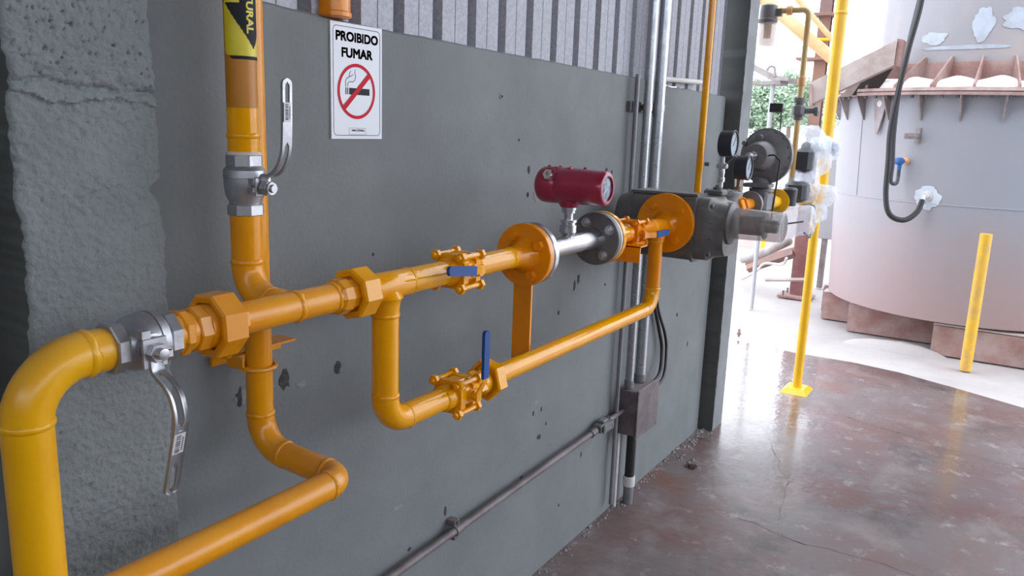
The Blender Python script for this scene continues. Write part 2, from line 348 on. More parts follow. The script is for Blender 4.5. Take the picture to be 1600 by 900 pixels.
# grey concrete wall, top edge slightly chipped
WT = 1.975
mb = MB(); n = 420; x0, x1 = -4.0, 4.40
def topz(x): return interp(x, [(-4, 2.02), (1.2, 1.989), (1.65, 1.975), (3.2, 1.9605), (4.4, 1.951)]) + noise.noise(Vector((x * 3, 0, 0))) * .004 + noise.noise(Vector((x * 19, 1, 0))) * .003 - (.012 if 3.42 < x else 0)
cols = [x0 + (x1 - x0) * i / n for i in range(n + 1)]
vs = []
for x in cols: vs += [(x, 0, -.02), (x, 0, topz(x) - .006), (x, .006, topz(x)), (x, .12, topz(x)), (x, .12, -.02)]
fs = []
for i in range(n):
    a = i * 5; b = a + 5
    for k in range(4): fs.append((a + k, b + k, b + k + 1, a + k + 1))
fs += [(0, 1, 2, 3, 4), tuple(n * 5 + k for k in (4, 3, 2, 1, 0))]
wall = struct('wall_left', mb.add(vs, fs), WALL)
def chip(x, z, w, h, seed, m=CHIP):
    mb = MB(); N_ = 14; y = -.0012; ring = []
    for k in range(N_):
        a = 2 * PI * k / N_; q = 1 + .55 * noise.noise(Vector((math.cos(a) * 1.7 + seed * 3.1, math.sin(a) * 1.7, seed)))
        ring.append(Vector((x + w / 2 * math.cos(a) * q, y, z + h / 2 * math.sin(a) * q)))
    inner = [Vector((x + (p.x - x) * .55, -.0022, z + (p.z - z) * .55)) for p in ring]
    outer = [Vector((p.x, 0.001, p.z)) for p in ring]
    mb.rings([outer, ring, inner], cap0=False)
    return obj('wall_chip', mb, m, wall, ang=None)
for i, (x, z, w, h) in enumerate([(1.25, 1.135, .035, .045), (1.195, 1.145, .03, .05), (1.118, 1.125, .018, .042), (1.425, 1.12, .024, .035), (2.34, 1.60, .016, .03), (2.34, 1.515, .014, .018), (2.27, 1.70, .008, .009),
        (1.98, 1.245, .014, .016), (2.95, 1.58, .018, .02), (3.0, 1.57, .012, .018), (2.97, 1.52, .009, .009), (2.75, 1.16, .02, .035), (2.72, 1.135, .016, .04), (2.53, .93, .012, .02),
        (2.44, .69, .01, .02), (2.50, .69, .009, .018), (2.54, .62, .01, .012), (2.49, .58, .03, .018), (2.37, .46, .02, .012), (1.90, .52, .012, .03), (2.86, .38, .01, .02), (2.68, .22, .012, .012),
        (1.72, .47, .015, .012), (3.0, 1.10, .014, .012), (2.6, 1.05, .012, .018), (3.9, .8, .02, .02), (4.1, .6, .014, .03), (2.2, .9, .008, .014), (1.56, 1.40, .008, .008), (3.3, 1.3, .015, .02), (2.05, .11, .02, .05)]):
    chip(x, z, w, h, i)
for i, (x, z, w, h) in enumerate([(1.16, 1.125, .11, .05), (2.40, 1.51, .05, .05), (1.30, 1.11, .03, .02), (2.45, .73, .07, .02), (2.9, .95, .05, .02), (1.66, .63, .05, .012)]):
    chip(x, z, w, h, i + 50, mat('scuffed_lighter_concrete', (.25, .265, .27), (.19, .2, .205), rough=.9, scale=60))
sc = obj('wall_anchor', MB().lathe((2.155, .001, 1.835), -Y_, [(0, .009), (.003, .009), (.004, .005), (.001, .004)], 14), STEELD, wall)

WTT = [(-4, 2.01), (1.2, 1.984), (1.65, 1.970), (3.2, 1.956), (4.4, 1.940)]
# corrugated galvanised sheets above the wall, each 6 ribs wide
pit = .1645
def sheet_profile(n0, n1):
    pts = []
    for k in range(n0, n1):
        b = 1.5295 + k * pit
        pts += [(b, .012), (b + .058, .012), (b + .060, .0145), (b + .062, .012), (b + .120, .012), (b + .126, .042), (b + .150, .042)]
    pts.append((1.5295 + n1 * pit, .012)); return pts
cs = bpy.data.objects.new('wall_upper', None); C.objects.link(cs); cs['kind'] = 'structure'; cs['org'] = [0, 0, 0]; cs.location = (0, 0, 0)
for j, (a, b) in enumerate([(-34, -27), (-28, -21), (-22, -15), (-16, -9), (-10, -3), (-4, 3), (2, 9), (8, 17)]):
    pr = sheet_profile(a, b); dz = .0012 * (j % 2)
    P0 = [(x, y - dz, interp(x, WTT)) for x, y in pr]; P1 = [(x, y - dz, 4.1) for x, y in pr]; m_ = len(pr)
    Q0 = [(x, y - dz + .001, interp(x, WTT)) for x, y in pr]; Q1 = [(x, y - dz + .001, 4.1) for x, y in pr]
    fs = [(i, i + 1, m_ + i + 1, m_ + i) for i in range(m_ - 1)] + [(2 * m_ + i, 2 * m_ + i + 1, 3 * m_ + i + 1, 3 * m_ + i) for i in range(m_ - 1)]
    o = obj('corrugated_sheet', MB().add(P0 + P1 + Q0 + Q1, fs), ZINC, cs, ang=None)
    o.location = Vector((0, 0, 0))

# pillars
def sexp(v): return math.exp(max(-60, min(60, v)))
def rough_pillar():
    X0, X1, yf = .626, .872, -.12
    zs = [0, .2, .4, .6] + [.7 + i * .0033 for i in range(424)] + [2.15, 2.4, 3, 3.6, 4.2]; nx = 84; mb = MB()
    rows = []
    for z in zs:
        el = .008 * noise.noise(Vector((1, z * 5, 0))) + .006 * noise.noise(Vector((1, z * 22, 0))) + .003 * noise.noise(Vector((1, z * 70, 0)))
        er = .009 * noise.noise(Vector((7, z * 4, 0))) + .007 * noise.noise(Vector((7, z * 18, 3))) + .004 * noise.noise(Vector((7, z * 60, 0)))
        er -= .022 * math.exp(-((z - 1.612) / .012) ** 2)
        row = [Vector((X0 + el, .0, z)), Vector((X0 + el, yf * .5, z))]
        for i in range(nx + 1):
            t = i / nx; x = X0 + el + (X1 + er - X0 - el) * t; p = Vector((x * 1.0, z, 0))
            d = .0032 * noise.fractal(p * 9, .8, 2.2, 5) +   .0021 * noise.noise(Vector((p.x * 60, p.y * 85, 0))) + .0019 * noise.noise(Vector((p.x * 110, p.y * 170, 2)))
            zr = z + .035 * (x - .7)       # two pour ledges across the face
            d += .008 * (1 / (1 + sexp((zr - 1.826 - .005 * noise.noise(Vector((x * 22, 0, 0)))) / .0013))) * (1 / (1 + sexp(-(zr - 1.80) / .010)))
            d -= .007 * math.exp(-((zr - 1.786 - .012 * noise.noise(Vector((x * 14, 5, 0)))) / .004) ** 2)
            q = noise.noise(p * 190 + Vector((0, 0, 4)))
            if z > 1.80 and q > .36: d -= .022 * (q - .36)
            elif q > .52: d -= .02 * (q - .52)
            zw = zr - 1.758 - .016 * abs(((x - .62) * 11) % 2 - 1) - .006 * noise.noise(Vector((x * 30, 2, 0)))
            d += .006 * sexp(-abs(zw) / .012) * (1 if zw > 0 else 0) + .003 * noise.noise(Vector((x * 34, z * 90, 7))) * sexp(-abs(zr - 1.80) / .05)
            r = min(t, 1 - t) * (X1 - X0); d -= max(0, .010 - r) ** 2 * 55
            row.append(Vector((x, yf - d, z)))
        row += [Vector((X1 + er, yf * .5, z)), Vector((X1 + er, 0, z))]
        rows.append(row)
    m_ = len(rows[0]); vs = [p for r in rows for p in r]
    fs = [(a * m_ + i, a * m_ + i + 1, (a + 1) * m_ + i + 1, (a + 1) * m_ + i) for a in range(len(rows) - 1) for i in range(m_ - 1)]
    return mb.add(vs, fs)
P1 = rough_pillar(); nx1 = len(P1.f) // 435
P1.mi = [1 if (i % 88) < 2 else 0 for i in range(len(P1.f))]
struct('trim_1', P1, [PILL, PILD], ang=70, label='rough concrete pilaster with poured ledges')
def pillar2():
    rows = []; mb = MB()
    for i in range(211):
        z = 4.2 * i / 210; e = .004 * noise.noise(Vector((3, z * 9, 0))) + .003 * noise.noise(Vector((3, z * 40, 0)))
        rows.append([Vector((4.43, .30, z)), Vector((4.43, -.074, z)), Vector((4.434 + e, -.080 - abs(e), z)), Vector((4.61 + e, -.080, z)), Vector((4.62 + e, -.07, z)), Vector((4.62, .30, z))])
    return mb.rings(rows)
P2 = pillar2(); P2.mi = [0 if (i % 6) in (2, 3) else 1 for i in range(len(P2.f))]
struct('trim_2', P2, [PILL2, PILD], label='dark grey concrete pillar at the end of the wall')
# roof, edge cut back for light; unseen walls added to block light
struct('ceiling', MB().box((.05, -3.1, 4.25), (9.4, 7.4, .1)), ROOFM)
DKW = mat('light_blocker_wall', (.12, .12, .12), None, rough=.8)
struct('blocker_wall_back', MB().box((-4.6, -3.1, 1.5), (.1, 7.4, 3.0)), DKW)
struct('blocker_wall_front', MB().box((-.9, -6.75, 1.4), (7.4, .1, 2.8)), DKW)

# ================================================================== PIPEWORK
YM, ZM, ZB, R2 = -.30, 1.401, 1.087, .0292
XF, YF = 1.0, -.187          # front riser
XB, YB = 1.10, -.09          # back riser
XL = .524
def at3(x, z, y=YM): return Vector((x, y, z))

# --- front riser above the valve
t = thing('gas_pipe', 'yellow riser pipe with black and yellow arrow sticker coming down into steel valve', 'pipe', (XF, YF, 1.68))
seg_pipe(t, (XF, YF, 1.677), (XF, YF, 1.762), R2 - .0006, YEL)
seg_pipe(t, (XF, YF, 1.762), (XF, YF, 2.9), R2 - .0012, YELO)
bead(t, (XF, YF, 1.712), Z_, R2 - .001, YEL, seed=2)
obj('thread_sealant', MB().lathe((XF, YF, 1.672), Z_, [(0, .030), (.006, .0325), (.011, .030)], 24), mat('sealant_tape', (.6, .55, .5), None, rough=.6), t)
# sticker: thin curved patch, arrow in two colours
vd = math.atan2(-1.226, -1.0)
rs = R2 - .0012 + .0007; mb = MB(); na, nz_ = 92, 150; z0s, z1s = 1.8475, 2.07
def stick_col(a, z):     # a in degrees from the side that faces the room
    d = a - 51
    if z < 1.8535: return 1
    tip, top = 1.866, 1.9445
    if z < tip: return 0
    if z < top: return 1 if abs(d) < (z - tip) / (top - tip) * 108 else 0
    return 1 if abs(d) < 50 or abs(d) > 113 else 0
vs = []; fs = []; mi = []
for i in range(nz_ + 1):
    for j in range(na + 1):
        a = -64 + 230 * j / na; z = z0s + (z1s - z0s) * i / nz_; ang = vd + math.radians(a)
        zz = max(z, z0s + (.012 * max(0, (-30 - a) / 34)))
        vs.append(Vector((XF + rs * math.cos(ang), YF + rs * math.sin(ang), zz)))
for i in range(nz_):
    for j in range(na):
        b = i * (na + 1) + j; fs.append((b, b + 1, b + na + 2, b + na + 1)); mi.append(stick_col(-64 + 230 * (j + .5) / na, z0s + (z1s - z0s) * (i + .5) / nz_))
mb.add(vs, fs); mb.mi = mi
stk = obj('sticker', mb, [STY, INK], t, label='yellow sticker with a black downward arrow')
def text_mesh(s, size, bold=0., xs=1.):
    c = bpy.data.curves.new('txt', 'FONT'); c.body = s; c.size = size; c.offset = bold; c.resolution_u = 3; c.align_x = 'CENTER'; c.align_y = 'CENTER'
    o = bpy.data.objects.new('txt', c); C.objects.link(o); bpy.context.view_layer.update()
    me = bpy.data.meshes.new_from_object(o.evaluated_get(bpy.context.evaluated_depsgraph_get())); bpy.data.objects.remove(o)
    v = [Vector((p.co.x * xs, p.co.y, 0)) for p in me.vertices]; f = [tuple(p.vertices) for p in me.polygons]; return v, f
v, f = text_mesh('NATURAL', .0200, .0007, 1.12)
# subdivide not needed: the letters are narrow on the round; read downwards
mx = max(p.x for p in v); zend = 1.8925
bt = bmesh.new(); bv = [bt.verts.new(p) for p in v]
for q in f:
    try: bt.faces.new([bv[i] for i in q])
    except Exception: pass
for k in range(-8, 9):
    bmesh.ops.bisect_plane(bt, geom=bt.verts[:] + bt.edges[:] + bt.faces[:], plane_co=(0, k * .0015, 0), plane_no=(0, 1, 0))
bt.verts.index_update(); v = [p.co.copy() for p in bt.verts]; f = [tuple(x.index for x in q.verts) for q in bt.faces]; bt.free()
w = [Vector((XF + (rs + .0006) * math.cos(vd + math.radians(37) + p.y / rs), YF + (rs + .0006) * math.sin(vd + math.radians(37) + p.y / rs), zend + (mx - p.x))) for p in v]
obj('lettering', MB().add(w, f), STY, stk, ang=None, label='yellow NATURAL lettering')

# --- two-piece steel ball valves
def ball_valve_steel(t, o, ax, L, r, side, hexr):
    """o centre, ax flow axis, L overall length, r body radius, side stem direction"""
    o = Vector(o); ax = Vector(ax)
    obj('hex_end', MB().hexn(o, ax, -L / 2, -L / 2 + L * .19, hexr, 8, PI / 8), STEEL, t, ang=20)
    obj('hex_end', MB().hexn(o, ax, L / 2 - L * .19, L / 2, hexr, 8, PI / 8), STEEL, t, ang=20)
    obj('body', MB().lathe(o, ax, [(-L * .33, hexr * .84), (-L * .28, hexr * .86), (-L * .18, r * .90), (-L * .06, r * .98), (L * .08, r), (L * .105, r), (L * .11, r * .965), (L * .125, r * .965), (L * .13, r * 1.02), (L * .25, r * 1.0), (L * .30, r * .86), (L * .33, hexr * .85)], 40), STEEL, t, ang=40)
    obj('stem_boss', MB().lathe(o, side, [(r * .5, r * .42), (r * 1.0, r * .40), (r * 1.04, r * .30), (r * 1.22, r * .29)], 24), STEEL, t)
    return o + Vector(side) * r * 1.2
vf = thing('ball_valve', 'stainless steel ball valve on the sticker riser, handle raised up beside it', 'valve', (XF, YF, 1.565))
ball_valve_steel(vf, (XF, YF, 1.621), (0, 0, 1), .113, .0385, (0, -1, 0), .0345)
hp = [(XF, -.231, 1.617), (XF, -.243, 1.640), (XF, -.262, 1.6425), (XF, -.279, 1.652), (XF, -.292, 1.668), (XF, -.301, 1.692), (XF, -.304, 1.73)]
def handle_bar(par, curve, end, wid, wdir, th=.004, slotr=(.25, .8), rr=3):
    """flat lever: bent part with a long slot, straight part with a second slot; made of two rails"""
    mb = MB(); wd = Vector(wdir)
    P = [Vector(p) for p in curve]
    # smooth with Catmull-Rom
    D = []
    for i in range(len(P) - 1):
        p0, p1, p2, p3 = P[max(i - 1, 0)], P[i], P[i + 1], P[min(i + 2, len(P) - 1)]
        for k in range(6):
            s = k / 6; D.append(.5 * ((2 * p1) + (p2 - p0) * s + (2 * p0 - 5 * p1 + 4 * p2 - p3) * s * s + (3 * p1 - p0 - 3 * p2 + p3) * s ** 3))
    D.append(P[-1]); e = Vector(end)
    nS = 24
    for k in range(1, nS + 1): D.append(P[-1].lerp(e, k / nS))
    tot = [0]
    for i in range(1, len(D)): tot.append(tot[-1] + (D[i] - D[i - 1]).length)
    T = tot[-1]
    def slot(s):     # inside half-width of the opening
        for a, b in ((.17, .52), (.78, .97)):
            if a < s < b:
                e_ = min(s - a, b - s) / .03; return wid * .24 * min(1, math.sqrt(max(0, 1 - (1 - min(e_, 1)) ** 2)))
        return 0
    def half(s):
        if s > .96: return wid / 2 * math.sqrt(max(.02, 1 - ((s - .96) / .04) ** 2))
        return wid / 2 * (.85 + .15 * min(1, s / .3))
    n = len(D)
    for sg in (-1, 1):
        R = []
        for i in range(n):
            s = tot[i] / T; tn = (D[min(i + 1, n - 1)] - D[max(i - 1, 0)]).normalized(); nn = tn.cross(wd).normalized()
            a, b = slot(s) * sg, half(s) * sg
            lift = th * .5
            R.append([D[i] + wd * a - nn * th / 2, D[i] + wd * b - nn * th / 2, D[i] + wd * b * .97 + nn * (th / 2 + lift), D[i] + wd * (b - sg * wid * .12 if abs(b) - abs(a) > wid * .14 else b) + nn * th / 2, D[i] + wd * a + nn * th / 2])
        mb.rings(R)
    return obj('handle', mb, STEEL, par, ang=50), D, tot
h, D, tot = handle_bar(vf, hp, (XF, -.306, 1.8155), .0215, X_)
obj('stem_plate', MB().box((XF, -.236, 1.621), (.036, .005, .034), bev=.001).box((XF - .017, -.228, 1.63), (.006, .014, .012)), STEEL, vf)
obj('stem_nut', MB().hexn((XF, 0, 1.619), -Y_, .240, .256, .0145).lathe((XF, 0, 1.619), -Y_, [(.256, .0115), (.262, .0115), (.262, .008), (.268, .007)], 18), STEEL, vf, ang=25)
obj('stop_pin', MB().box((XF - .021, -.232, 1.616), (.008, .012, .010), bev=.001), STEELB, vf)
def barcode(par, o, u, v, w, hgt, seed=1, dot=None):
    """paper label with printed bars; o centre, u across, v along"""
    o, u, v = Vector(o), Vector(u).normalized(), Vector(v).normalized(); nrm = u.cross(v).normalized()
    if nrm.dot(CAMP - o) < 0: nrm = -nrm
    mb = MB(); q = [(-w / 2, -hgt / 2), (w / 2, -hgt / 2), (w / 2, hgt / 2), (-w / 2, hgt / 2)]
    mb.rings([[o + u * a + v * b for a, b in q], [o + u * a + v * b + nrm * .0004 for a, b in q]])
    l = obj('paper_label', mb, LBL, par, ang=None, label='white barcode label')
    rnd = random.Random(seed); mb = MB(); y = -hgt * .42
    while y < hgt * .40:
        d = rnd.uniform(.0006, .0018)
        for a0, a1 in ((-w * .32, w * .12),): mb.add([o + u * a + v * b + nrm * .0007 for a, b in ((a0, y), (a1, y), (a1, y + d), (a0, y + d))], [(0, 1, 2, 3)])
        y += d + rnd.uniform(.0007, .0016)
    y = -hgt * .3
    while y < hgt * .35:
        mb.add([o + u * a + v * b + nrm * .0007 for a, b in ((w * .24, y), (w * .36, y), (w * .36, y + .002), (w * .24, y + .002))], [(0, 1, 2, 3)]); y += .0028
    obj('printed_bars', mb, INK, l, ang=None)
barcode(h, (XF - .0022, -.3085, 1.757), (1, 0, 0), (0, .02, -1), .016, .034, 3)

# left valve on the main line, handle hanging
vl = thing('ball_valve', 'stainless steel ball valve at the left end of the pipework, long handle hanging down', 'valve', (.709, YM, 1.36))
XS = .687
ball_valve_steel(vl, (.697, YM, ZM), (1, 0, 0), .108, .0455, (0, -1, 0), .0405)
hp = [(XS, -.352, 1.405), (XS, -.357, 1.372), (XS, -.366, 1.362), (XS, -.388, 1.350), (XS, -.402, 1.333), (XS, -.409, 1.305), (XS, -.405, 1.28)]
h2, D, tot = handle_bar(vl, hp, (XS, -.372, 1.172), .024, X_)
obj('stem_plate', MB().box((XS, -.354, ZM - .005), (.040, .005, .046), bev=.001).box((XS - .012, -.347, ZM + .024), (.014, .016, .012)), STEEL, vl)
obj('stem_boss_ring', MB().lathe((.690, 0, ZM), -Y_, [(.335, .022), (.346, .022), (.347, .018), (.351, .018)], 24), STEEL, vl)
obj('stem_nut', MB().hexn((XS, 0, ZM - .004), -Y_, .356, .368, .0155).lathe((XS, 0, ZM - .004), -Y_, [(.368, .0095), (.379, .009), (.380, .006)], 12), STEEL, vl, ang=25)
obj('stop_pin', MB().box((XS + .026, -.350, ZM - .012), (.010, .014, .014), bev=.002), STEELB, vl)
d = (Vector((XS, -.405, 1.28)) - Vector((XS, -.372, 1.172))).normalized()
barcode(h2, (XS, -.4015, 1.262), (1, 0, 0), -d, .019, .036, 5)
c0 = Vector((XS, -.4065, 1.288)); nn = Vector((-.0, -1, .28)).normalized()
obj('round_seal', MB().lathe(c0, nn, [(0, .0055), (.0006, .0055)], 20), mat('blue_seal_print', (.05, .15, .45), (.6, .65, .75), rough=.5, scale=320, lo=.45, hi=.5), h2)

# --- left descending pipe with its elbow
t = thing('gas_pipe', 'wide yellow pipe bending down at the left edge from the hanging-handle valve', 'pipe', (XL, YM, .9))
RL = .0335; EB = .085
seg_pipe(t, (XL, YM, .35), (XL, YM, ZM - EB), RL, YELB)
elbow(t, (XL, YM, ZM), (0, 0, 1), (1, 0, 0), EB, RL + .0005, YELB)
obj('pipe_end', MB().lathe((0, YM, ZM), X_, [(XL + EB, RL), (.634, RL - .0005), (.640, RL - .001), (.646, RL - .003)], 28), YELB, t)
bead(t, (XL, YM, ZM - EB + .004), Z_, RL, YELB, seed=5); bead(t, (XL + EB + .002, YM, ZM), X_, RL, YELB, w=.008, seed=8)
seg_pipe(t, (XL, YM, .04), (XL, YM, .35), RL, YELB)
obj('base_plate', MB().box((XL, YM, .02), (.16, .16, .04)), YELB, t)

# --- nipple and big union
t = thing('pipe_fitting', 'yellow painted hexagon nipple between left steel valve and large union', 'fitting', (.79, YM, 1.36))
obj('hex_nut', MB().hexn((0, YM, ZM), X_, .758, .776, .0385, 8, .3, ch=.2), YELD, t, ang=20)
obj('threaded_neck', MB().lathe((0, YM, ZM), X_, [(.748, .034), (.758, .034), (.776, .034), (.792, .033)], 28), YELD, t)
t = thing('pipe_union', 'large yellow eight-sided union nut, chalky with dust, left on the main line', 'union', (.85, YM, 1.35))
obj('hex_collar', MB().hexn((0, YM, ZM), X_, .784, .808, .0395, 8, .1, ch=.1).lathe((0, YM, ZM), X_, [(.806, .0385), (.825, .0385)], 28), YELD, t, ang=20)
obj('union_nut', MB().lathe((0, YM, ZM), X_, [(.830, .041), (.818, .043), (.816, .0525), (.819, .0570), (.862, .0570), (.865, .053), (.866, .036)], 8, .32), YELD, t, ang=18)
obj('union_tail', MB().hexn((0, YM, ZM), X_, .864, .886, .0325, 8, .2, ch=.1), YELD, t, ang=20)

# --- main stretch with the branch from the riser
t = thing('gas_pipe', 'dusty yellow main pipe joined from behind by the riser elbow, between the two large unions', 'pipe', (XF, YM, ZM))
seg_pipe(t, (.880, YM, ZM), (1.125, YM, ZM), R2, YELD)
seg_pipe(t, (XF, YF, 1.475), (XF, YF, 1.568), R2, YELD)
elbow(t, (XF, YF, 1.404), (0, 0, -1), (0, -1, 0), .066, R2 + .0008, YELD)
obj('branch_collar', MB().lathe((XF, 0, 1.402), -Y_, [(.250, R2), (.262, R2 + .001), (.275, R2 + .002), (.29, R2 * .9)], 28), YELD, t)
bead(t, (XF, YF, 1.475), Z_, R2, YELD, seed=1); bead(t, (XF, -.251, 1.402), Y_, R2, YELD, seed=3); bead(t, (1.012, YM, ZM), X_, R2, YELD, w=.008, seed=4)
bead(t, (1.108, YM, ZM), X_, R2, YELD, seed=6)

t = thing('pipe_union', 'glossy yellow union nut beside the tee of the bypass loop', 'union', (1.19, YM, 1.35))
obj('hex_collar', MB().lathe((0, YM, ZM), X_, [(1.112, .031), (1.118, .0365), (1.138, .0375), (1.141, .034), (1.165, .034)], 10), YELD, t, ang=25)
obj('union_nut', MB().lathe((0, YM, ZM), X_, [(1.166, .036), (1.156, .039), (1.154, .049), (1.158, .054), (1.200, .054), (1.208, .048), (1.222, .034)], 8, .15), YEL, t, ang=22)

# --- bypass loop left part: tee, down leg, lower run
t = thing('gas_pipe', 'glossy yellow tee and down leg turning into the lower bypass pipe', 'pipe', (1.268, YM, ZB))
XT = 1.268
obj('tee', MB().lathe((0, YM, ZM), X_, [(1.219, R2), (1.226, R2 + .002), (1.335, R2 + .0015), (1.34, R2)], 28).lathe((XT, YM, ZM), -Z_, [(0, R2 * .8), (.024, R2 + .010), (.032, R2 + .0045), (.042, R2 + .002), (.062, R2 + .001)], 28), YEL, t)
seg_pipe(t, (1.338, YM, ZM), (1.478, YM, ZM), R2, YEL)
seg_pipe(t, (XT, YM, ZB + .07), (XT, YM, ZM - .06), R2, YEL)
elbow(t, (XT, YM, ZB), (0, 0, -1), (1, 0, 0), .066, R2 + .0008, YEL)
seg_pipe(t, (XT + .066, YM, ZB), (1.474, YM, ZB), R2 - .0006, YEL)
bead(t, (1.338, YM, ZM), X_, R2, YEL, seed=9); bead(t, (XT, YM, ZM - .063), Z_, R2, YEL, seed=11); bead(t, (XT, YM, ZB + .068), Z_, R2, YEL, seed=12); bead(t, (XT + .068, YM, ZB), X_, R2 - .0006, YEL, seed=13)

# --- three-piece painted valves
def three_piece(label, xc, zc, hdir, hz, loc, m=YEL, sc=1., hoff=0.):
    t = thing('ball_valve', label, 'valve', loc, group=None)
    o = Vector((xc, YM, zc)); q = .037 * sc
    for s in (-1, 1):
        poly = [(a * .0415 * sc, b * .0415 * sc) for a, b in ((-1, -.62), (-.62, -1), (.62, -1), (1, -.62), (1, .62), (.62, 1), (-.62, 1), (-1, .62))]
        obj('end_plate', MB().prism(poly, (xc + s * .025 - .009, YM, zc), Y_, Z_, .018), m, t, ang=25)
        obj('end_socket', MB().lathe(o, X_, sorted([(s * .032, .034), (s * .060, .0325), (s * .064, .030)]), 24), m, t)
    obj('centre_body', MB().lathe(o, X_, [(-.022, .036), (-.018, .043), (.018, .043), (.022, .036)], 8, PI / 8), m, t, ang=20)
    b = MB().tube([o + Vector((-.050, 0, 0)), o + Vector((.050, 0, 0))], .0065, 10).hexn(o, X_, -.046, -.034, .0135).hexn(o, X_, .034, .046, .0135).lathe(o, X_, [(-.055, .004), (-.053, .0075), (-.044, .0075)], 10)
    first = None
    for sy in (-1, 1):
        for sz in (-1, 1):
            if first is None: first = obj('tie_bolt', b, m, t, ang=25); base = first.location.copy(); ref = Vector((0, -1 * q, -1 * q)); first.location = base + ref
            else: c = first.copy(); C.objects.link(c); c.parent = t; c.location = base + Vector((0, sy * q, sz * q))
    ys = YM - .034
    obj('stem', MB().lathe((xc + hoff, 0, zc), -Y_, [(.325, .016), (.343, .016), (.344, .010), (.362, .010)], 18).hexn((xc + hoff, 0, zc), -Y_, .350, .358, .0125).box((xc + hoff + .016, -.346, zc), (.030, .004, .026)), m, t, ang=25)
    y = -.362
    d = Vector(hdir); side = Vector((0, 0, 1)) if abs(d.x) > .5 else Vector((1, 0, 0)); c = Vector((xc + hoff, y, zc + hz))
    P = [c - d * .012, c + d * .012, c + d * .026 + Vector((0, -.007, 0)), c + d * .042 + Vector((0, -.016, 0)), c + d * .058 + Vector((0, -.018, 0))]
    obj('lever_shank', MB().ribbon(P, .019, side, .004), m, t, ang=30)
    n = 10; G0 = c + d * .052 + Vector((0, -.018, 0)); G1 = c + d * (.172 if abs(d.z) > .5 else .160) + Vector((0, -.018, 0))
    P = [G0.lerp(G1, k / n) for k in range(n + 1)]; wv = [.0225] * (n - 1) + [.021, .011]
    P.insert(n, G0.lerp(G1, .965))
    wv = [.0225] * (n) + [.020, .010]
    obj('lever_grip', MB().ribbon(P, wv, side, .0085), BLUE, t, ang=30, label='blue plastic grip')
    return t
three_piece('yellow valve on the upper pipe with blue handle lying left along it', 1.532, ZM, (-.992, 0, .125), .006, (1.532, YM, 1.365), hoff=.010)
three_piece('yellow valve on the lower bypass pipe with blue handle standing upright', 1.532, ZB, (0, 0, 1), .0, (1.532, YM, 1.05), hoff=.010)
three_piece('small far yellow valve beside the meter, blue handle pointing right', 2.545, ZM - .004, (1, 0, 0), -.006, (2.545, YM, 1.36), hoff=-.010, m=YELR)

# --- lower union, bypass to the right
t = thing('pipe_union', 'yellow hexagon union on the lower bypass pipe behind upright blue handle', 'union', (1.68, YM, 1.04))
obj('hex_collar', MB().hexn((0, YM, ZB), X_, 1.596, 1.628, .037, 6, .2, ch=.1).lathe((0, YM, ZB), X_, [(1.622, .034), (1.648, .034)], 24), YEL, t, ang=20)
obj('union_nut', MB().lathe((0, YM, ZB), X_, [(1.660, .042), (1.654, .045), (1.652, .052), (1.656, .056), (1.690, .056), (1.698, .048), (1.702, .030)], 6, .25), YEL, t, ang=20)
t = thing('gas_pipe', 'long yellow lower bypass pipe rising at its right end into the grey meter inlet tee', 'pipe', (2.785, YM, ZB))
XR = 2.785; rb = .0272
seg_pipe(t, (1.698, YM, ZB), (XR - .07, YM, ZB), rb, YEL)
elbow(t, (XR, YM, ZB), (1, 0, 0), (0, 0, 1), .07, rb + .0008, YEL)
seg_pipe(t, (XR, YM, ZB + .07), (XR, YM, ZM - .06), rb, YELR)
bead(t, (XR, YM, ZB + .072), Z_, rb, YEL, seed=21); bead(t, (XR - .07, YM, ZB), X_, rb, YEL, h=.0018, seed=22); bead(t, (XR, YM, ZM - .06), Z_, rb, YEL, h=.003, seed=23)
obj('tee', MB().lathe((0, YM, ZM - .006), X_, [(2.605, R2), (2.72, R2 + .001), (2.83, R2 + .001)], 28).lathe((XR, YM, ZM), -Z_, [(0, R2 * .8), (.026, R2 + .006), (.06, R2)], 28), YELR, t)
bead(t, (2.722, YM, ZM - .006), X_, R2, YELR, seed=24)
def flange(par, xa, xb, R, m, neck=None, neckdir=-1, rim=.002, z=ZM):
    prof = [(xa, .028), (xa, R - rim), (xa + rim, R), (xb - rim, R), (xb, R - rim), (xb, .028)]
    o = obj('flange', MB().lathe((0, YM, z), X_, prof, 56), m, par, ang=30)
    if neck: obj('flange_hub', MB().lathe((0, YM, z), X_, neck, 32), m, par, ang=50)
    return o
def bolt_ring(par, x, R, n, m, s=1, r=.0145, rot=PI / 4, z=ZM, name='flange_bolt', stud=False):
    b = MB().hexn((x, YM, z), X_, min(0, s * -.010), max(0, s * -.010), r)
    if s == 1: b = MB().lathe((0, YM, z), X_, [(x - .003, r * 1.2), (x, r * 1.2)], 18).hexn((0, YM, z), X_, x - .015, x - .002, r)
    else: b = MB().hexn((0, YM, z), X_, x, x + .012, r).tube([(x, YM, z), (x + .02, YM, z)], r * .5, 10)
    if stud: b = MB().hexn((0, YM, z), X_, x - .014, x, r).lathe((0, YM, z), X_, [(x - .020, r * .45), (x - .012, r * .5)], 10).lathe((0, YM, z), X_, [(x - .003, r * 1.25), (x, r * 1.25)], 18)
    f0 = None
    for k in range(n):
        a = rot + 2 * PI * k / n; dv = Vector((0, math.cos(a) * R, math.sin(a) * R))
        if f0 is None: f0 = obj(name, b, m, par, ang=25); base = f0.location.copy(); f0.location = base + dv
        else: c = f0.copy(); C.objects.link(c); c.parent = par; c.location = base + dv
flange(t, 2.857, 2.879, .113, YELR, [(2.822, R2 + .001), (2.84, .034), (2.850, .043), (2.858, .05)])
bolt_ring(t, 2.857, .078, 4, YELR, r=.0135, rot=PI / 4 + .12)
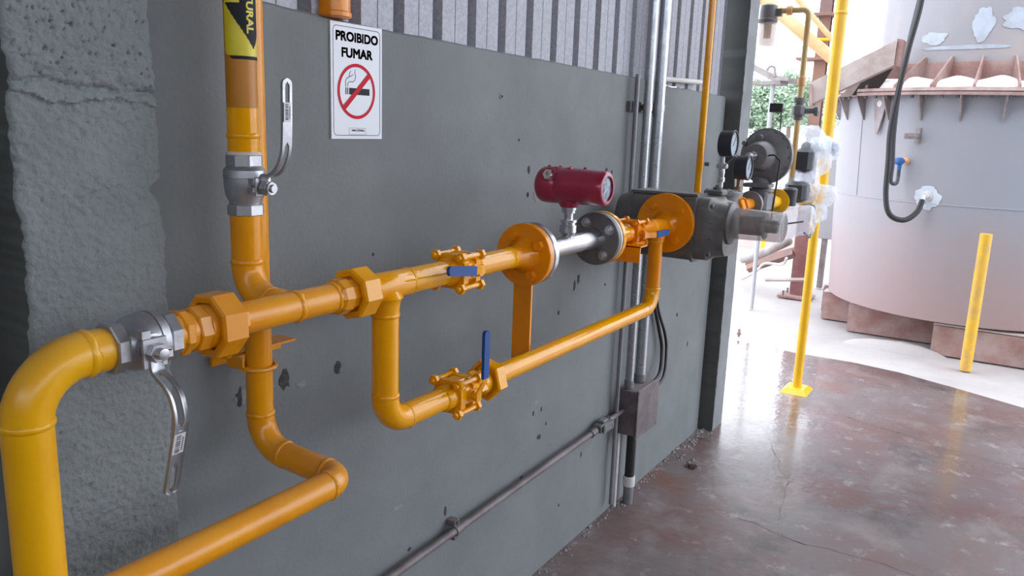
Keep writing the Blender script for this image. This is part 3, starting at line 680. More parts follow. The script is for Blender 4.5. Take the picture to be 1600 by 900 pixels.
# meter run inlet: pipe + yellow flange
t = thing('gas_pipe', 'short yellow pipe ending in a round four-bolt flange before the stainless spool', 'pipe', (1.82, YM, ZM))
seg_pipe(t, (1.588, YM, ZM), (1.762, YM, ZM), R2 - .0008, YEL)
bead(t, (1.762, YM, ZM), X_, R2 - .001, YEL, h=.0018, seed=31)
flange(t, 1.829, 1.852, .0865, YELR, [(1.760, R2 - .0005), (1.785, R2 + .001), (1.805, .036), (1.820, .045), (1.830, .052)])
bolt_ring(t, 1.829, .061, 4, YELR, rot=PI / 4 + .25)
t2 = thing('gas_pipe', 'short yellow flanged pipe stub between the stainless spool and far valve', 'pipe', (2.40, YM, ZM))
flange(t2, 2.302, 2.324, .0855, YEL, [(2.322, .05), (2.335, .04), (2.36, .031)])
seg_pipe(t2, (2.35, YM, ZM - .002), (2.488, YM, ZM - .004), .030, YEL)
# strut standing on the bypass pipe, bracket under the far valve
obj('pipe_strut', MB().box((1.925, -.247, 1.218), (.008, .060, .312)), YELR, org=(1.925, -.247, 1.062), label='flat dark yellow bar standing between lower bypass pipe and the stainless spool', cat='support')
obj('angle_bracket', MB().box((2.447, -.265, 1.336), (.006, .235, .055)).box((2.474, -.265, 1.3625), (.06, .235, .005)), YELR, org=(2.447, -.265, 1.31), label='short yellow angle bracket carrying the pipe behind grey spool flange', cat='bracket')

# --- flow meter: stainless spool, steel flanges, magenta head
t = thing('flow_meter', 'stainless spool between flanges carrying magenta cylindrical transmitter head with round window', 'meter', (2.08, YM, ZM - .08))
obj('gasket', MB().lathe((0, YM, ZM), X_, [(1.8525, .03), (1.8525, .084), (1.857, .084), (1.857, .03)], 48), mat('white_gasket', (.72, .72, .72), None, rough=.5), t)
f1 = flange(t, 1.8575, 1.879, .087, STEELB); f2 = flange(t, 2.266, 2.290, .0845, STEELD)
obj('gasket', MB().lathe((0, YM, ZM), X_, [(2.291, .03), (2.291, .0825), (2.301, .0825), (2.301, .03)], 48), mat('pale_gasket', (.74, .74, .75), None, rough=.4), t)
bolt_ring(t, 2.266, .060, 4, STEEL, stud=True, r=.0125, rot=PI / 4 + .2)
bolt_ring(t, 1.879, .061, 4, STEEL, s=-1, rot=PI / 4 + .25, name='flange_nut')
obj('spool', MB().lathe((0, YM, ZM), X_, [(1.876, .036), (1.884, .031), (1.90, .0285), (2.235, .0285), (2.250, .031), (2.268, .038)], 40), STEELB, t, ang=50)
XH = 2.083; ZH = 1.577
obj('stem', MB().lathe((XH, YM, 0), Z_, [(1.418, .018), (1.430, .018), (1.440, .023), (1.4405, .026), (1.462, .026), (1.463, .022), (1.470, .022), (1.471, .0265), (1.478, .0265), (1.479, .014), (1.497, .014), (1.498, .020), (1.506, .020), (1.507, .0225), (1.518, .0225), (1.519, .019), (1.53, .019)], 24), STEELB, t, ang=25)
yb, yf_ = -.200, -.424
hd = obj('transmitter_head', MB().lathe((XH, 0, ZH), -Y_, [(.198, .030), (.200, .040), (.206, .048), (.215, .053), (.232, .054), (.268, .0535), (.270, .052), (.272, .0535), (.310, .053), (.40, .0505), (.416, .050), (.422, .047), (.424, .043), (.4235, .036), (.415, .035)], 56), MAG, t, ang=40)
obj('display_glass', MB().lathe((XH, 0, ZH), -Y_, [(.412, .0355), (.4165, .0355)], 40), mat('display_window_glass', (.22, .28, .36), None, rough=.06, coat=.8), hd)
obj('display_module', MB().lathe((XH, 0, ZH), -Y_, [(.417, .030), (.4185, .030)], 30).box((XH, -.4185, ZH + .002), (.034, .002, .024)), mat('grey_display_face', (.10, .13, .18), (.3, .36, .45), rough=.2, scale=60), hd)
obj('neck_boss', MB().lathe((XH, YM, 0), Z_, [(1.515, .026), (1.522, .030), (1.54, .034)], 28), MAG, hd)
obj('cable_boss', MB().lathe((XH, -.245, ZH + .020), (-1, -.15, .25), [(.02, .024), (.046, .022)], 24), MAG, hd)
obj('cable_gland', MB().hexn((XH, -.245, ZH + .020), (-1, -.15, .25), .046, .058, .0165).lathe((XH, -.245, ZH + .020), (-1, -.15, .25), [(.058, .012), (.062, .012), (.062, .006), (.055, .006)], 20), STEELB, hd, ang=25)
for y in (-.225, -.262, -.300, -.345): obj('cover_screw', MB().hexn((XH + .004, y, ZH), Z_, .050, .0575, .0055), MAG, hd, ang=25)
for y, w_ in ((-.30, .03), (-.255, .024)): obj('top_rib', MB().box((XH, y, ZH + .0515), (w_, .014, .007), bev=.002), MAG, hd)

# --- rotary meter
def rrect(cx, cz, w, h, r, y, n=6):
    P = []
    for sx, sz, a0 in ((1, 1, 0), (-1, 1, PI / 2), (-1, -1, PI), (1, -1, 1.5 * PI)):
        for k in range(n + 1):
            a = a0 + PI / 2 * k / n; P.append(Vector((cx + sx * (w / 2 - r) + r * math.cos(a), y, cz + sz * (h / 2 - r) + r * math.sin(a))))
    return P
t = thing('gas_meter', 'large dark grey rotary gas meter with clear cylinder index, below the gauges', 'meter', (3.0, YM, 1.25))
cxm, czm = 3.0, 1.385
obj('casing', MB().rings([rrect(cxm, czm, .235, .245, .03, y) for y in (-.150, -.400)]), METG, t)
for s in range(1):
    for ya, yb2 in ((-.138, -.152), (-.398, -.408)): obj('casing_lip', MB().rings([rrect(cxm, czm, .245, .258, .034, y) for y in (ya, yb2)]), METG, t)
obj('top_rail', MB().box((cxm - .095, -.275, 1.511), (.03, .27, .012), bev=.002), METG, t)
obj('rear_cover', MB().rings([rrect(cxm, czm, .23, .235, .04, -.140), rrect(cxm, czm, .23, .230, .05, -.110), rrect(cxm, czm, .215, .21, .06, -.078), rrect(cxm, czm, .16, .15, .06, -.060)]), METG, t, ang=40)
hd = obj('front_head', MB().rings([rrect(cxm, czm, .228, .236, .04, y) for y in (-.406, -.455)] + [rrect(cxm, czm, .205, .215, .05, -.470), rrect(cxm, czm, .19, .20, .06, -.515)]), METG, t, ang=40)
for dz in (-.06, 0, .06): obj('cooling_rib', MB().box((cxm - .104, -.435, czm + dz), (.018, .035, .009), bev=.002), METG, hd)
obj('raised_bracket', MB().box((cxm - .119, -.385, czm + .055), (.006, .05, .13), bev=.002), METG, t)
for dz in (-.09, -.03, .03, .09): obj('head_bolt', MB().lathe((cxm - .098, 0, czm + dz), -Y_, [(.400, .009), (.470, .009), (.472, .006)], 12), METG, hd)
ring = obj('index_ring', MB().lathe((cxm - .02, 0, 1.41), -Y_, [(.50, .080), (.524, .080), (.527, .076), (.532, .066), (.536, .060)], 40), METG, t)
ix = obj('index_cover', MB().lathe((cxm - .02, 0, 1.412), -Y_, [(.532, .059), (.54, .059), (.70, .056), (.712, .054), (.715, .049)], 40), CLEAR, t, label='cloudy clear plastic cylinder')
obj('index_counter', MB().box((cxm - .02, -.60, 1.412), (.060, .09, .07), bev=.004), mat('counter_grey', (.22, .20, .19), (.4, .38, .36), rough=.4, scale=25), ix)
obj('index_plate', MB().lathe((cxm - .02, 0, 1.412), -Y_, [(.645, .050), (.65, .050)], 30), mat('index_plate_grey', (.35, .33, .31), None, rough=.5), ix)
obj('index_shaft', MB().lathe((cxm - .02, 0, 1.412), -Y_, [(.65, .024), (.69, .024)], 20), METG, ix)
obj('outlet_flange', MB().lathe((0, YM, ZM), X_, [(3.118, .03), (3.118, .10), (3.14, .10), (3.14, .03)], 40), METG, t)
obj('tapping_block', MB().box((3.06, -.43, 1.517), (.07, .06, .02), bev=.004).lathe((3.06, -.43, 1.525), Z_, [(0, .018), (.012, .018), (.013, .010), (.02, .010)], 16), METG, t)
obj('index_cap', MB().lathe((cxm - .02, 0, 1.412), -Y_, [(.7145, .047), (.7165, .047), (.717, .044)], 36), CLEAR, t)

# --- outlet line, pot, gauges, regulator
t = thing('filter_pot', 'small round grey pot with flat lid behind the meter head', 'filter', (3.42, -.33, 1.39))
obj('pot_body', MB().lathe((3.42, -.34, 0), Z_, [(1.39, .050), (1.40, .058), (1.482, .066), (1.4825, .083), (1.495, .083), (1.50, .078), (1.503, .02)], 36), REGG, t)
for k in range(8): obj('lid_bolt', MB().hexn((3.42 + .072 * math.cos(k * PI / 4), -.34 + .072 * math.sin(k * PI / 4), 0), Z_, 1.495, 1.503, .008), REGG, t)
t = thing('gas_pipe', 'short yellow pipe with nuts linking grey meter outlet to the regulator', 'pipe', (3.6, YM, 1.40))
seg_pipe(t, (3.14, YM, ZM), (4.02, YM, ZM), .030, YELR)
obj('union_nut', MB().hexn((0, YM, ZM), X_, 3.70, 3.75, .055, 8).hexn((0, YM, ZM), X_, 3.80, 3.83, .05, 8), YELR, t, ang=20)
def gauge(label, c, R, loc, stemz):
    t = thing('pressure_gauge', label, 'gauge', loc, group='black pressure gauges over the meter')
    c = Vector(c)
    cs_ = obj('case', MB().lathe(c, -Y_, [(-.030, R * .85), (-.026, R * .97), (.020, R), (.030, R * 1.04), (.034, R * 1.0), (.032, R * .90), (.024, R * .89)], 36), BLKP, t)
    dl = obj('dial', MB().lathe(c, -Y_, [(.024, R * .885), (.0265, R * .885)], 32), DIAL, t)
    mb = MB().box(c + Vector((.2 * R, -.0272, .2 * R)), (R * .06, .001, R * .9), Matrix.Rotation(.7, 3, 'Y'))
    for k in range(9):
        a = -.8 + k * (PI + 1.6) / 8; mb.box(c + Vector((R * .75 * math.cos(a), -.0270, R * .75 * math.sin(a))), (R * .12, .001, R * .04), Matrix.Rotation(-a, 3, 'Y'))
    obj('dial_marks', mb, INK, dl, ang=None)
    return t
g1 = gauge('upper black pressure gauge on a needle valve standing on the meter', (3.5, -.315, 1.698), .058, (3.5, -.32, 1.52), 1.5)
sl = obj('gauge_stem', MB().lathe((3.5, -.30, 0), Z_, [(1.503, .010), (1.53, .010), (1.531, .016), (1.55, .016), (1.551, .012), (1.575, .014), (1.60, .012), (1.601, .017), (1.615, .017), (1.616, .009), (1.65, .009)], 16).box((3.5, -.30, 1.60), (.03, .045, .022), bev=.003), STEELB, g1)
obj('needle_lever', MB().tube([(3.5, -.24, 1.605), (3.5, -.22, 1.605)], .009, 12), STEELD, sl)
obj('lever_arm', MB().tube([(3.5, -.32, 1.612), (3.5, -.345, 1.64), (3.5, -.36, 1.645)], .004, 8), STEELD, sl)
g2 = gauge('lower black pressure gauge in front of the round regulator', (3.69, -.335, 1.590), .056, (3.7, -.33, 1.50), 1.45)
obj('gauge_stem', MB().lathe((3.7, -.32, 0), Z_, [(1.42, .010), (1.47, .010), (1.471, .018), (1.50, .018), (1.501, .009), (1.545, .009)], 16).hexn((3.7, -.32, 0), Z_, 1.445, 1.46, .02), mat('old_brass', (.28, .17, .09), None, rough=.4, metal=.7), g2)
t = thing('pressure_regulator', 'big grey round diaphragm gas regulator with wide bolted disc', 'regulator', (4.12, YM, 1.30))
rc = Vector((4.12, -.325, 1.635)); ra = Vector((-.97, .22, .02)).normalized()
obj('diaphragm_case', MB().lathe(rc, ra, [(-.075, .05), (-.05, .09), (-.022, .120), (-.012, .138), (.010, .140), (.012, .134), (.020, .124), (.045, .100), (.052, .078), (.056, .075), (.095, .068), (.112, .058), (.118, .03)], 48), REGG, t, ang=30)
obj('spring_spindle', MB().lathe(rc, ra, [(.11, .022), (.14, .022), (.142, .017), (.185, .015), (.187, .008)], 18), STEELB, t)
ru = ra.cross(Z_).normalized(); rv = ra.cross(ru)
for k in range(16):
    a = 2 * PI * k / 16; obj('rim_bolt', MB().hexn(rc + (ru * math.cos(a) + rv * math.sin(a)) * .129, ra, .010, .019, .0075), REGG, t, ang=25)
obj('lug', MB().lathe(rc + (ru * .02 + rv * -.085), ra, [(.02, .022), (.062, .020), (.064, .012)], 16), REGG, t)
obj('lug', MB().lathe(rc + (ru * .108 + rv * -.06), ra, [(.01, .014), (.045, .012)], 14), REGG, t)
obj('neck', MB().lathe((4.12, -.315, 0), Z_, [(1.46, .060), (1.475, .060), (1.476, .048), (1.52, .046), (1.53, .040), (1.56, .042)], 28).box((4.06, -.315, 1.492), (.10, .13, .02), bev=.004), REGG, t)
obj('valve_body', MB().box((4.10, -.31, 1.41), (.12, .115, .10), bev=.012).lathe((0, YM, ZM), X_, [(3.98, .062), (4.00, .065), (4.02, .045), (4.2, .045), (4.22, .06), (4.24, .06)], 30).lathe((4.10, -.31, 0), Z_, [(1.33, .045), (1.345, .05), (1.37, .05)], 24), REGG, t)
# black sense hose looping down in front
mbp = fillet([(4.0, -.365, 1.642), (4.0, -.395, 1.648), (3.98, -.43, 1.62), (3.96, -.425, 1.45), (3.95, -.42, 1.32), (3.98, -.47, 1.315), (4.06, -.55, 1.33)], .02, 6)
obj('sense_hose', MB().tube(mbp, .0045, 8), BLK, org=(4.0, -.42, 1.32), label='thin black hose hanging down in front of round grey regulator', cat='hose')

# downstream pipe towards the stand
t = thing('gas_pipe', 'yellow outlet pipe from regulator to the floor stand, hidden in plastic wrapping', 'pipe', (4.8, YM, ZM))
seg_pipe(t, (4.24, YM, ZM - .02), (5.53, YM, ZM - .02), .032, YELP)
obj('flange', MB().lathe((0, YM, ZM - .02), X_, [(4.50, .03), (4.50, .07), (4.53, .07), (4.53, .03)], 30), YELP, t)
obj('flange', MB().lathe((0, YM, ZM - .02), X_, [(5.2, .03), (5.2, .07), (5.23, .07), (5.23, .03)], 30), YELP, t)
DVM = mat('dark_blue_grey_valve', (.05, .055, .07), None, rough=.4)
t = thing('shutoff_valve', 'dark shutoff valve with grey round actuator wrapped in clear plastic', 'valve', (5.2, -.3, 1.42))
obj('valve_body', MB().box((4.85, -.33, 1.42), (.14, .12, .12), bev=.02), DVM, t)
obj('valve_bonnet', MB().box((4.9, -.34, 1.60), (.10, .10, .14), bev=.02), DVM, t)
obj('pilot_valve', MB().lathe((4.55, -.36, 0), Z_, [(1.36, .035), (1.45, .04), (1.46, .03)], 20), DVM, t)
obj('actuator_arm', MB().tube([(4.9, -.34, 1.68), (5.2, -.36, 1.675), (5.38, -.365, 1.668)], .028, 18), mat('pale_valve_grey', (.4, .42, .45), None, rough=.4), t)
obj('actuator_knob', MB().lathe((5.36, -.365, 1.667), (.9, -.43, 0), [(0, .05), (.03, .052), (.031, .046), (.07, .046), (.075, .03)], 8), mat('slate_knob', (.16, .18, .22), None, rough=.4), t)
obj('impulse_tube', MB().tube(fillet([(4.7, -.40, 1.36), (4.75, -.46, 1.36), (4.75, -.46, 1.24), (4.5, -.5, 1.20), (4.35, -.50, 1.24)], .03, 5), .005, 8), STEELD, t)
def bag(label, c, sc_, seed, sub=4, amp=.32):
    bm = bmesh.new(); bmesh.ops.create_icosphere(bm, subdivisions=sub, radius=1)
    for v_ in bm.verts:
        p = v_.co.copy(); q = p * 2.2 + Vector((seed, seed * .7, 0)); r_ = 1 + amp * noise.noise(q * .8) + amp * .55 * (abs(noise.noise(q * 1.6 + Vector((0, 0, 4)))) - .2) + .05 * abs(noise.noise(q * 4))
        v_.co = Vector((c[0] + p.x * sc_[0] * r_, c[1] + p.y * sc_[1] * r_, c[2] + p.z * sc_[2] * r_))
    mb = MB().add([v_.co.copy() for v_ in bm.verts], [tuple(x.index for x in f_.verts) for f_ in bm.faces]); bm.free()
    return obj('plastic_wrap', mb, BAG, org=(c[0], c[1], c[2] - sc_[2]), ang=28, label=label, cat='plastic wrap', group='clear plastic wrapping on the outlet valves')
def PX(u, v, x):      # point on the plane X = x seen at photograph pixel u, v
    d_ = RT * (u - 800) / 1239.35 - UP * (v - 450) / 1239.35 - BK; return CAMP + d_ * ((x - CAMP.x) / d_.x)
bag('tall clear plastic wrap peaked over the valve stem beside the round regulator', PX(1262, 238, 5.0), (.10, .13, .16), 2.3)
bag('plastic wrap drawn around the grey actuator knob by the yellow pipe', PX(1288, 232, 5.3), (.09, .10, .07), 5.1)
bag('crumpled plastic wrap in the middle, beside the hanging black hose', PX(1250, 290, 4.9), (.09, .11, .11), 8.4)
bag('white plastic bundle tied on the yellow stand pipe', PX(1276, 305, 5.45), (.10, .13, .07), 3.6)
bag('lowest clear plastic bundle by the end of the meter index', PX(1246, 344, 4.6), (.08, .11, .09), 7.7)
bag('small plastic scrap hanging right of the stand pipe', PX(1280, 333, 5.4), (.05, .05, .06), 9.9, 3)

# --- back riser, corner, bottom run
t = thing('gas_pipe', 'dusty yellow pipe close to the wall, going down then out and left along the bottom', 'pipe', (XB, YB, 1.0))
zb = 1.028; zk = 1.038; YC = -.33; XCn = 1.104
seg_pipe(t, (XB, YB, zk + .075), (XB, YB, 3.4), R2 - .0012, YELD)
elbow(t, (XB, YB, zk), (0, 0, -1), (0, -1, 0), .075, R2, YELD)
seg_pipe(t, (XB, YB - .073, zk), (XCn, YC + .042, zb), R2 - .0008, YELD)
elbow(t, (XCn, YC, zb), (0, -1, 0), (-1, 0, 0), .042, R2, YELD)
seg_pipe(t, (XCn - .041, YC, zb), (-.3, YC, zb), R2 - .0002, YELD)
bead(t, (XB, YB, zk + .078), Z_, R2 - .0006, YELD, seed=41); bead(t, (XB, YB - .075, zk), Y_, R2 - .0006, YELD, seed=42, h=.002); bead(t, (XCn, YC + .044, zb), Y_, R2 - .0006, YELD, seed=43); bead(t, (XCn - .043, YC, zb), X_, R2 - .0006, YELD, h=.003, seed=44)
t = thing('pipe_clamp', 'yellow angle iron wall bracket with round clamp on the pipe behind the union', 'bracket', (1.07, -.05, 1.22))
obj('angle_iron', MB().box((1.140, -.028, 1.2465), (.190, .056, .005)).box((1.140, -.003, 1.232), (.190, .006, .03)), YELD, t, ang=None)
obj('clamp_tab', MB().box((1.062, -.062, 1.234), (.005, .05, .026)).box((1.078, -.088, 1.222), (.036, .010, .010)), YELD, t, ang=None)
obj('clamp_ring', MB().torus((XB, YB, 1.222), Z_, .035, .0048), YELD, t)
# stub of pipe standing on the wall top
t = thing('gas_pipe', 'wide yellow pipe end standing on the wall top above the no smoking sign', 'pipe', (1.428, .0, 1.98))
seg_pipe(t, (1.428, .004, 1.982), (1.428, .004, 3.6), .040, YELR)
obj('foot_ring', MB().lathe((1.428, .004, 1.981), Z_, [(.0, .038), (.003, .0425), (.012, .0425), (.016, .039)], 28), YELR, t)

# ================================================================== sign
t = thing('wall_sign', 'white no smoking sign reading PROIBIDO FUMAR fixed on the grey wall', 'sign', (1.412, -.004, 1.69))

sx0, sx1, sz0, sz1 = 1.4093, 1.589, 1.7005, 1.974; W_, H_ = sx1 - sx0, sz1 - sz0
def rr2(w, h, r, n=5):
    P = []
    for sx, sz, a0 in ((1, 1, 0), (-1, 1, PI / 2), (-1, -1, PI), (1, -1, 1.5 * PI)):
        for k in range(n + 1):
            a = a0 + PI / 2 * k / n; P.append((sx * (w / 2 - r) + r * math.cos(a), sz * (h / 2 - r) + r * math.sin(a)))
    return P
sc0 = Vector(((sx0 + sx1) / 2, 0, (sz0 + sz1) / 2))
obj('sign_board', MB().box(sc0 + Vector((0, -.0022, 0)), (W_, .004, H_)), WHITE, t, ang=None)
def flat(y, polys):
    mb = MB()
    for p, q in polys: mb.add([Vector((a, y, b)) for a, b in p], q)
    return mb
def outline(P, Q):
    n = len(P); return (P + Q, [(i, (i + 1) % n, n + (i + 1) % n, n + i) for i in range(n)])
ys = -.0046
P = [(sc0.x + a, sc0.z + b) for a, b in rr2(W_ - .014, H_ - .016, .012)]; Q = [(sc0.x + a, sc0.z + b) for a, b in rr2(W_ - .0168, H_ - .0188, .0108)]
obj('printed_border', flat(ys, [outline(P, Q)]), INK, t, ang=None)
def put_text(s, cx, cz, w, h, m, bold, par, y=ys, name='lettering'):
    v0, f0 = text_mesh(s, .05, .0); v, f = [], []
    for kx, ky in ((0, 0), (bold, 0), (-bold, 0), (0, bold), (0, -bold), (bold, bold), (-bold, -bold), (bold, -bold), (-bold, bold)) if bold else ((0, 0),):
        f += [tuple(i + len(v) for i in q) for q in f0]; v += [p + Vector((kx, ky, 0)) for p in v0]
    x0, x1 = min(p.x for p in v), max(p.x for p in v); y0, y1 = min(p.y for p in v), max(p.y for p in v)
    return obj(name, MB().add([Vector((cx + (p.x - (x0 + x1) / 2) / (x1 - x0) * w, y, cz + (p.y - (y0 + y1) / 2) / (y1 - y0) * h)) for p in v], f), m, par, ang=None)
put_text('PROIBIDO', 1.500, 1.9430, .148, .0235, INK, .0019, t)
put_text('FUMAR', 1.4995, 1.9055, .109, .0235, INK, .0019, t)
cc = (1.4965, 1.8155); 
def circ(r0, r1, n=56):
    P = [(cc[0] + r1 * math.cos(2 * PI * k / n), cc[1] + r1 * math.sin(2 * PI * k / n)) for k in range(n)]; Q = [(cc[0] + r0 * math.cos(2 * PI * k / n), cc[1] + r0 * math.sin(2 * PI * k / n)) for k in range(n)]
    return outline(P, Q)
bar = [(cc[0] - .047 - .003, cc[1] - .041 + .004), (cc[0] - .041 + .0, cc[1] - .047 + .001), (cc[0] + .047 + .003, cc[1] + .041 - .004), (cc[0] + .041, cc[1] + .047 - .001)]
obj('cigarette_symbol', flat(ys, [([(1.4700, 1.8075), (1.5425, 1.8075), (1.5425, 1.8235), (1.4700, 1.8235)], [(0, 1, 2, 3)]), ([(1.4575, 1.8075), (1.4605, 1.8075), (1.4605, 1.8235), (1.4575, 1.8235)], [(0, 1, 2, 3)]), ([(1.4635, 1.8075), (1.4665, 1.8075), (1.4665, 1.8235), (1.4635, 1.8235)], [(0, 1, 2, 3)])]), INK, t, ang=None)
def curl(pts, w=.0016):
    P = [Vector((a, 0, b)) for a, b in pts]; D = []
    for i in range(len(P) - 1):
        p0, p1, p2, p3 = P[max(i - 1, 0)], P[i], P[i + 1], P[min(i + 2, len(P) - 1)]
        for k in range(6):
            s_ = k / 6; D.append(.5 * ((2 * p1) + (p2 - p0) * s_ + (2 * p0 - 5 * p1 + 4 * p2 - p3) * s_ * s_ + (3 * p1 - p0 - 3 * p2 + p3) * s_ ** 3))
    D.append(P[-1]); n = len(D); A = []; B = []
    for i in range(n):
        tn = (D[min(i + 1, n - 1)] - D[max(i - 1, 0)]).normalized(); nn = Vector((-tn.z, 0, tn.x)); A.append(((D[i] + nn * w / 2).x, (D[i] + nn * w / 2).z)); B.append(((D[i] - nn * w / 2).x, (D[i] - nn * w / 2).z))
    return (A + B, [(i, i + 1, n + i + 1, n + i) for i in range(n - 1)])
obj('smoke_symbol', flat(ys, [curl([(1.4585, 1.826), (1.458, 1.838), (1.462, 1.845), (1.470, 1.849), (1.472, 1.857), (1.476, 1.864)]), curl([(1.465, 1.826), (1.466, 1.834), (1.472, 1.838), (1.482, 1.838), (1.490, 1.843), (1.493, 1.852), (1.490, 1.860), (1.492, 1.868)]), curl([(1.470, 1.8495), (1.478, 1.852), (1.484, 1.856)])]), INK, t, ang=None)
obj('prohibition_ring', flat(ys - .0003, [circ(.0585, .0665)]), REDP, t, ang=None)
obj('prohibition_bar', flat(ys - .0005, [(bar, [(0, 1, 2, 3)])]), REDP, t, ang=None)
P = [(1.499 + a, 1.7195 + b) for a, b in rr2(.060, .016, .001, 1)]; Q = [(1.499 + a, 1.7195 + b) for a, b in rr2(.0588, .0148, .0006, 1)]
obj('maker_mark', flat(ys, [outline(P, Q)]), INK, t, ang=None)
put_text('NACIONAL', 1.5015, 1.7215, .046, .0058, INK, .001, t)

# ================================================================== conduits on the wall
def vpipe(label, x, y, r, z0, z1, m, cat='conduit', loc=None):
    return obj('conduit', MB().tube([(x, y, z0), (x, y, z1)], r, 20), m, org=(x, y, z0), label=label, cat=cat)
vpipe('thick galvanised conduit running up the wall, right one of the pair', 3.345, -.045, .0245, .60, 4.0, GALV)
vpipe('bright galvanised conduit running up the wall, left of the thick one', 3.222, -.045, .0185, .60, 4.0, GALV)
vpipe('thinnest grey conduit on the wall, left of the bright one', 3.135, -.03, .0095, .05, 1.97, GALVG)
t = thing('conduit_strap', 'metal channel strap clipping the two galvanised conduits to the wall', 'clamp', (3.28, -.02, 1.84))
obj('channel', MB().box((3.27, -.009, 1.84), (.33, .018, .04)), STEELD, t, ang=None)
for x, r in ((3.222, .0205), (3.345, .0265)):
    obj('strap_band', MB().lathe((x, -.045, 1.825), Z_, [(0, r), (.03, r)], 20).box((x + r + .006, -.03, 1.84), (.016, .03, .028)), STEEL, t)
t = thing('conduit_coupling', 'sleeve couplings where the two grey conduits enter the box top', 'coupling', (3.28, -.045, .59))
obj('sleeve', MB().lathe((3.222, -.045, .592), Z_, [(0, .0215), (.035, .0215), (.036, .0188)], 20), GALVG, t)
obj('sleeve', MB().lathe((3.345, -.045, .592), Z_, [(0, .0275), (.035, .0275), (.036, .0248)], 20), GALVG, t)
t = thing('junction_box', 'dusty mauve grey junction box on the wall below the conduits', 'box', (3.31, 0, .37))
obj('box_body', MB().box((3.305, -.052, .481), (.225, .103, .215), bev=.004), BOXM, t)
obj('box_lid', MB().box((3.307, -.107, .481), (.245, .008, .232), bev=.002), BOXM, t)
for sx in (-1, 1):
    for sz in (-1, 1): obj('lid_screw', MB().lathe((3.307 + sx * .108, 0, .481 + sz * .102), -Y_, [(.110, .006), (.113, .005)], 12), STEELD, t)
t = thing('floor_conduit', 'black conduit with white coupling going from the box into the floor', 'conduit', (3.285, -.05, 0))
obj('grey_stub', MB().lathe((3.285, -.05, 0), Z_, [(-.005, .024), (.09, .0235)], 20), GALVG, t)
obj('white_coupling', MB().lathe((3.285, -.05, 0), Z_, [(.088, .024), (.09, .0285), (.136, .0285), (.138, .024)], 22), PVCW, t)
obj('black_tube', MB().lathe((3.285, -.05, 0), Z_, [(.136, .0225), (.375, .0225)], 20), BLK, t)
obj('conduit', MB().tube([(3.215, -.012, 0), (3.215, -.012, .37)], .009, 10), PVCW, org=(3.215, -.012, 0), label='thin pale strip against the wall behind the black floor conduit', cat='conduit')
# black cables looping from behind the bypass elbow into the box
for i, pts in enumerate([[(3.50, -.02, 1.05), (3.53, -.02, .92), (3.60, -.025, .78), (3.64, -.03, .68), (3.58, -.05, .57), (3.43, -.06, .55)], [(3.515, -.02, 1.05), (3.56, -.025, .90), (3.66, -.03, .76), (3.69, -.035, .66), (3.62, -.055, .54), (3.43, -.065, .51)]]):
    P = [Vector(p) for p in pts]; D = []
    for k in range(len(P) - 1):
        p0, p1, p2, p3 = P[max(k - 1, 0)], P[k], P[k + 1], P[min(k + 2, len(P) - 1)]
        for q in range(8):
            s_ = q / 8; D.append(.5 * ((2 * p1) + (p2 - p0) * s_ + (2 * p0 - 5 * p1 + 4 * p2 - p3) * s_ * s_ + (3 * p1 - p0 - 3 * p2 + p3) * s_ ** 3))
    D.append(P[-1])
    obj('cable', MB().tube(D, .009 if i == 0 else .0075, 10), BLK, org=P[-1], label=['thicker black cable hugging the wall above the junction box', 'outer black cable bowing right above the junction box'][i], cat='cable')
# dusty conduit low on the wall
t = thing('conduit', 'dusty mauve conduit sloping along the lower wall to the junction box', 'conduit', (2.2, -.035, .44))
seg_pipe(t, (-.5, -.035, .41), (2.905, -.035, .478), .0125, CONM, seg=20)
seg_pipe(t, (3.06, -.035, .485), (3.195, -.035, .488), .011, CONM, seg=20)
seg_pipe(t, (2.87, -.035, .4765), (2.915, -.035, .478), .0165, CONM, name='coupling', seg=20)
t = thing('conduit_fitting', 'small cast conduit fitting in the low conduit left of junction box', 'fitting', (2.98, -.035, .46))
obj('fitting_body', MB().box((2.985, -.037, .482), (.12, .045, .036), bev=.006).box((2.985, -.064, .482), (.10, .006, .040), bev=.002).hexn((0, -.035, .484), X_, 3.04, 3.065, .019), STEELD, t)
for x_ in (2.95, 3.02): obj('cover_screw', MB().lathe((x_, -.06, .482), -Y_, [(0, .008), (.009, .007)], 10), GALVG, t)
obj('top_lug', MB().box((2.985, -.037, .505), (.05, .03, .012), bev=.003), GALVG, t)
t = thing('pipe_clip', 'small saddle clip holding the low conduit on the grey wall', 'clamp', (1.92, -.03, .44))
obj('clip_band', MB().lathe((1.905, -.035, .4575), X_, [(0, .0165), (.028, .0165)], 18), CONM, t)
for z_ in (.481, .433): obj('clip_ear', MB().box((1.919, -.018, z_), (.028, .034, .020), bev=.002), CONM, t)
obj('clip_screw', MB().hexn((1.919, 0, .4835), -Y_, .034, .041, .007), STEELD, t)
# thin yellow pipe by the pillar, white bar at the wall top
obj('gas_pipe', MB().tube([(3.66, -.14, 1.42), (3.66, -.14, 4.1)], .0165, 18), YEL, org=(3.66, -.14, 1.42), label='thin yellow vertical pipe rising behind the grey meter by the pillar', cat='pipe')
obj('tube_bar', MB().tube([(3.43, -.02, 1.970), (3.92, -.02, 1.985)], .012, 12), PVCW, org=(3.45, -.02, 1.965), label='short white tube lying on the wall top right of the conduits', cat='tube')

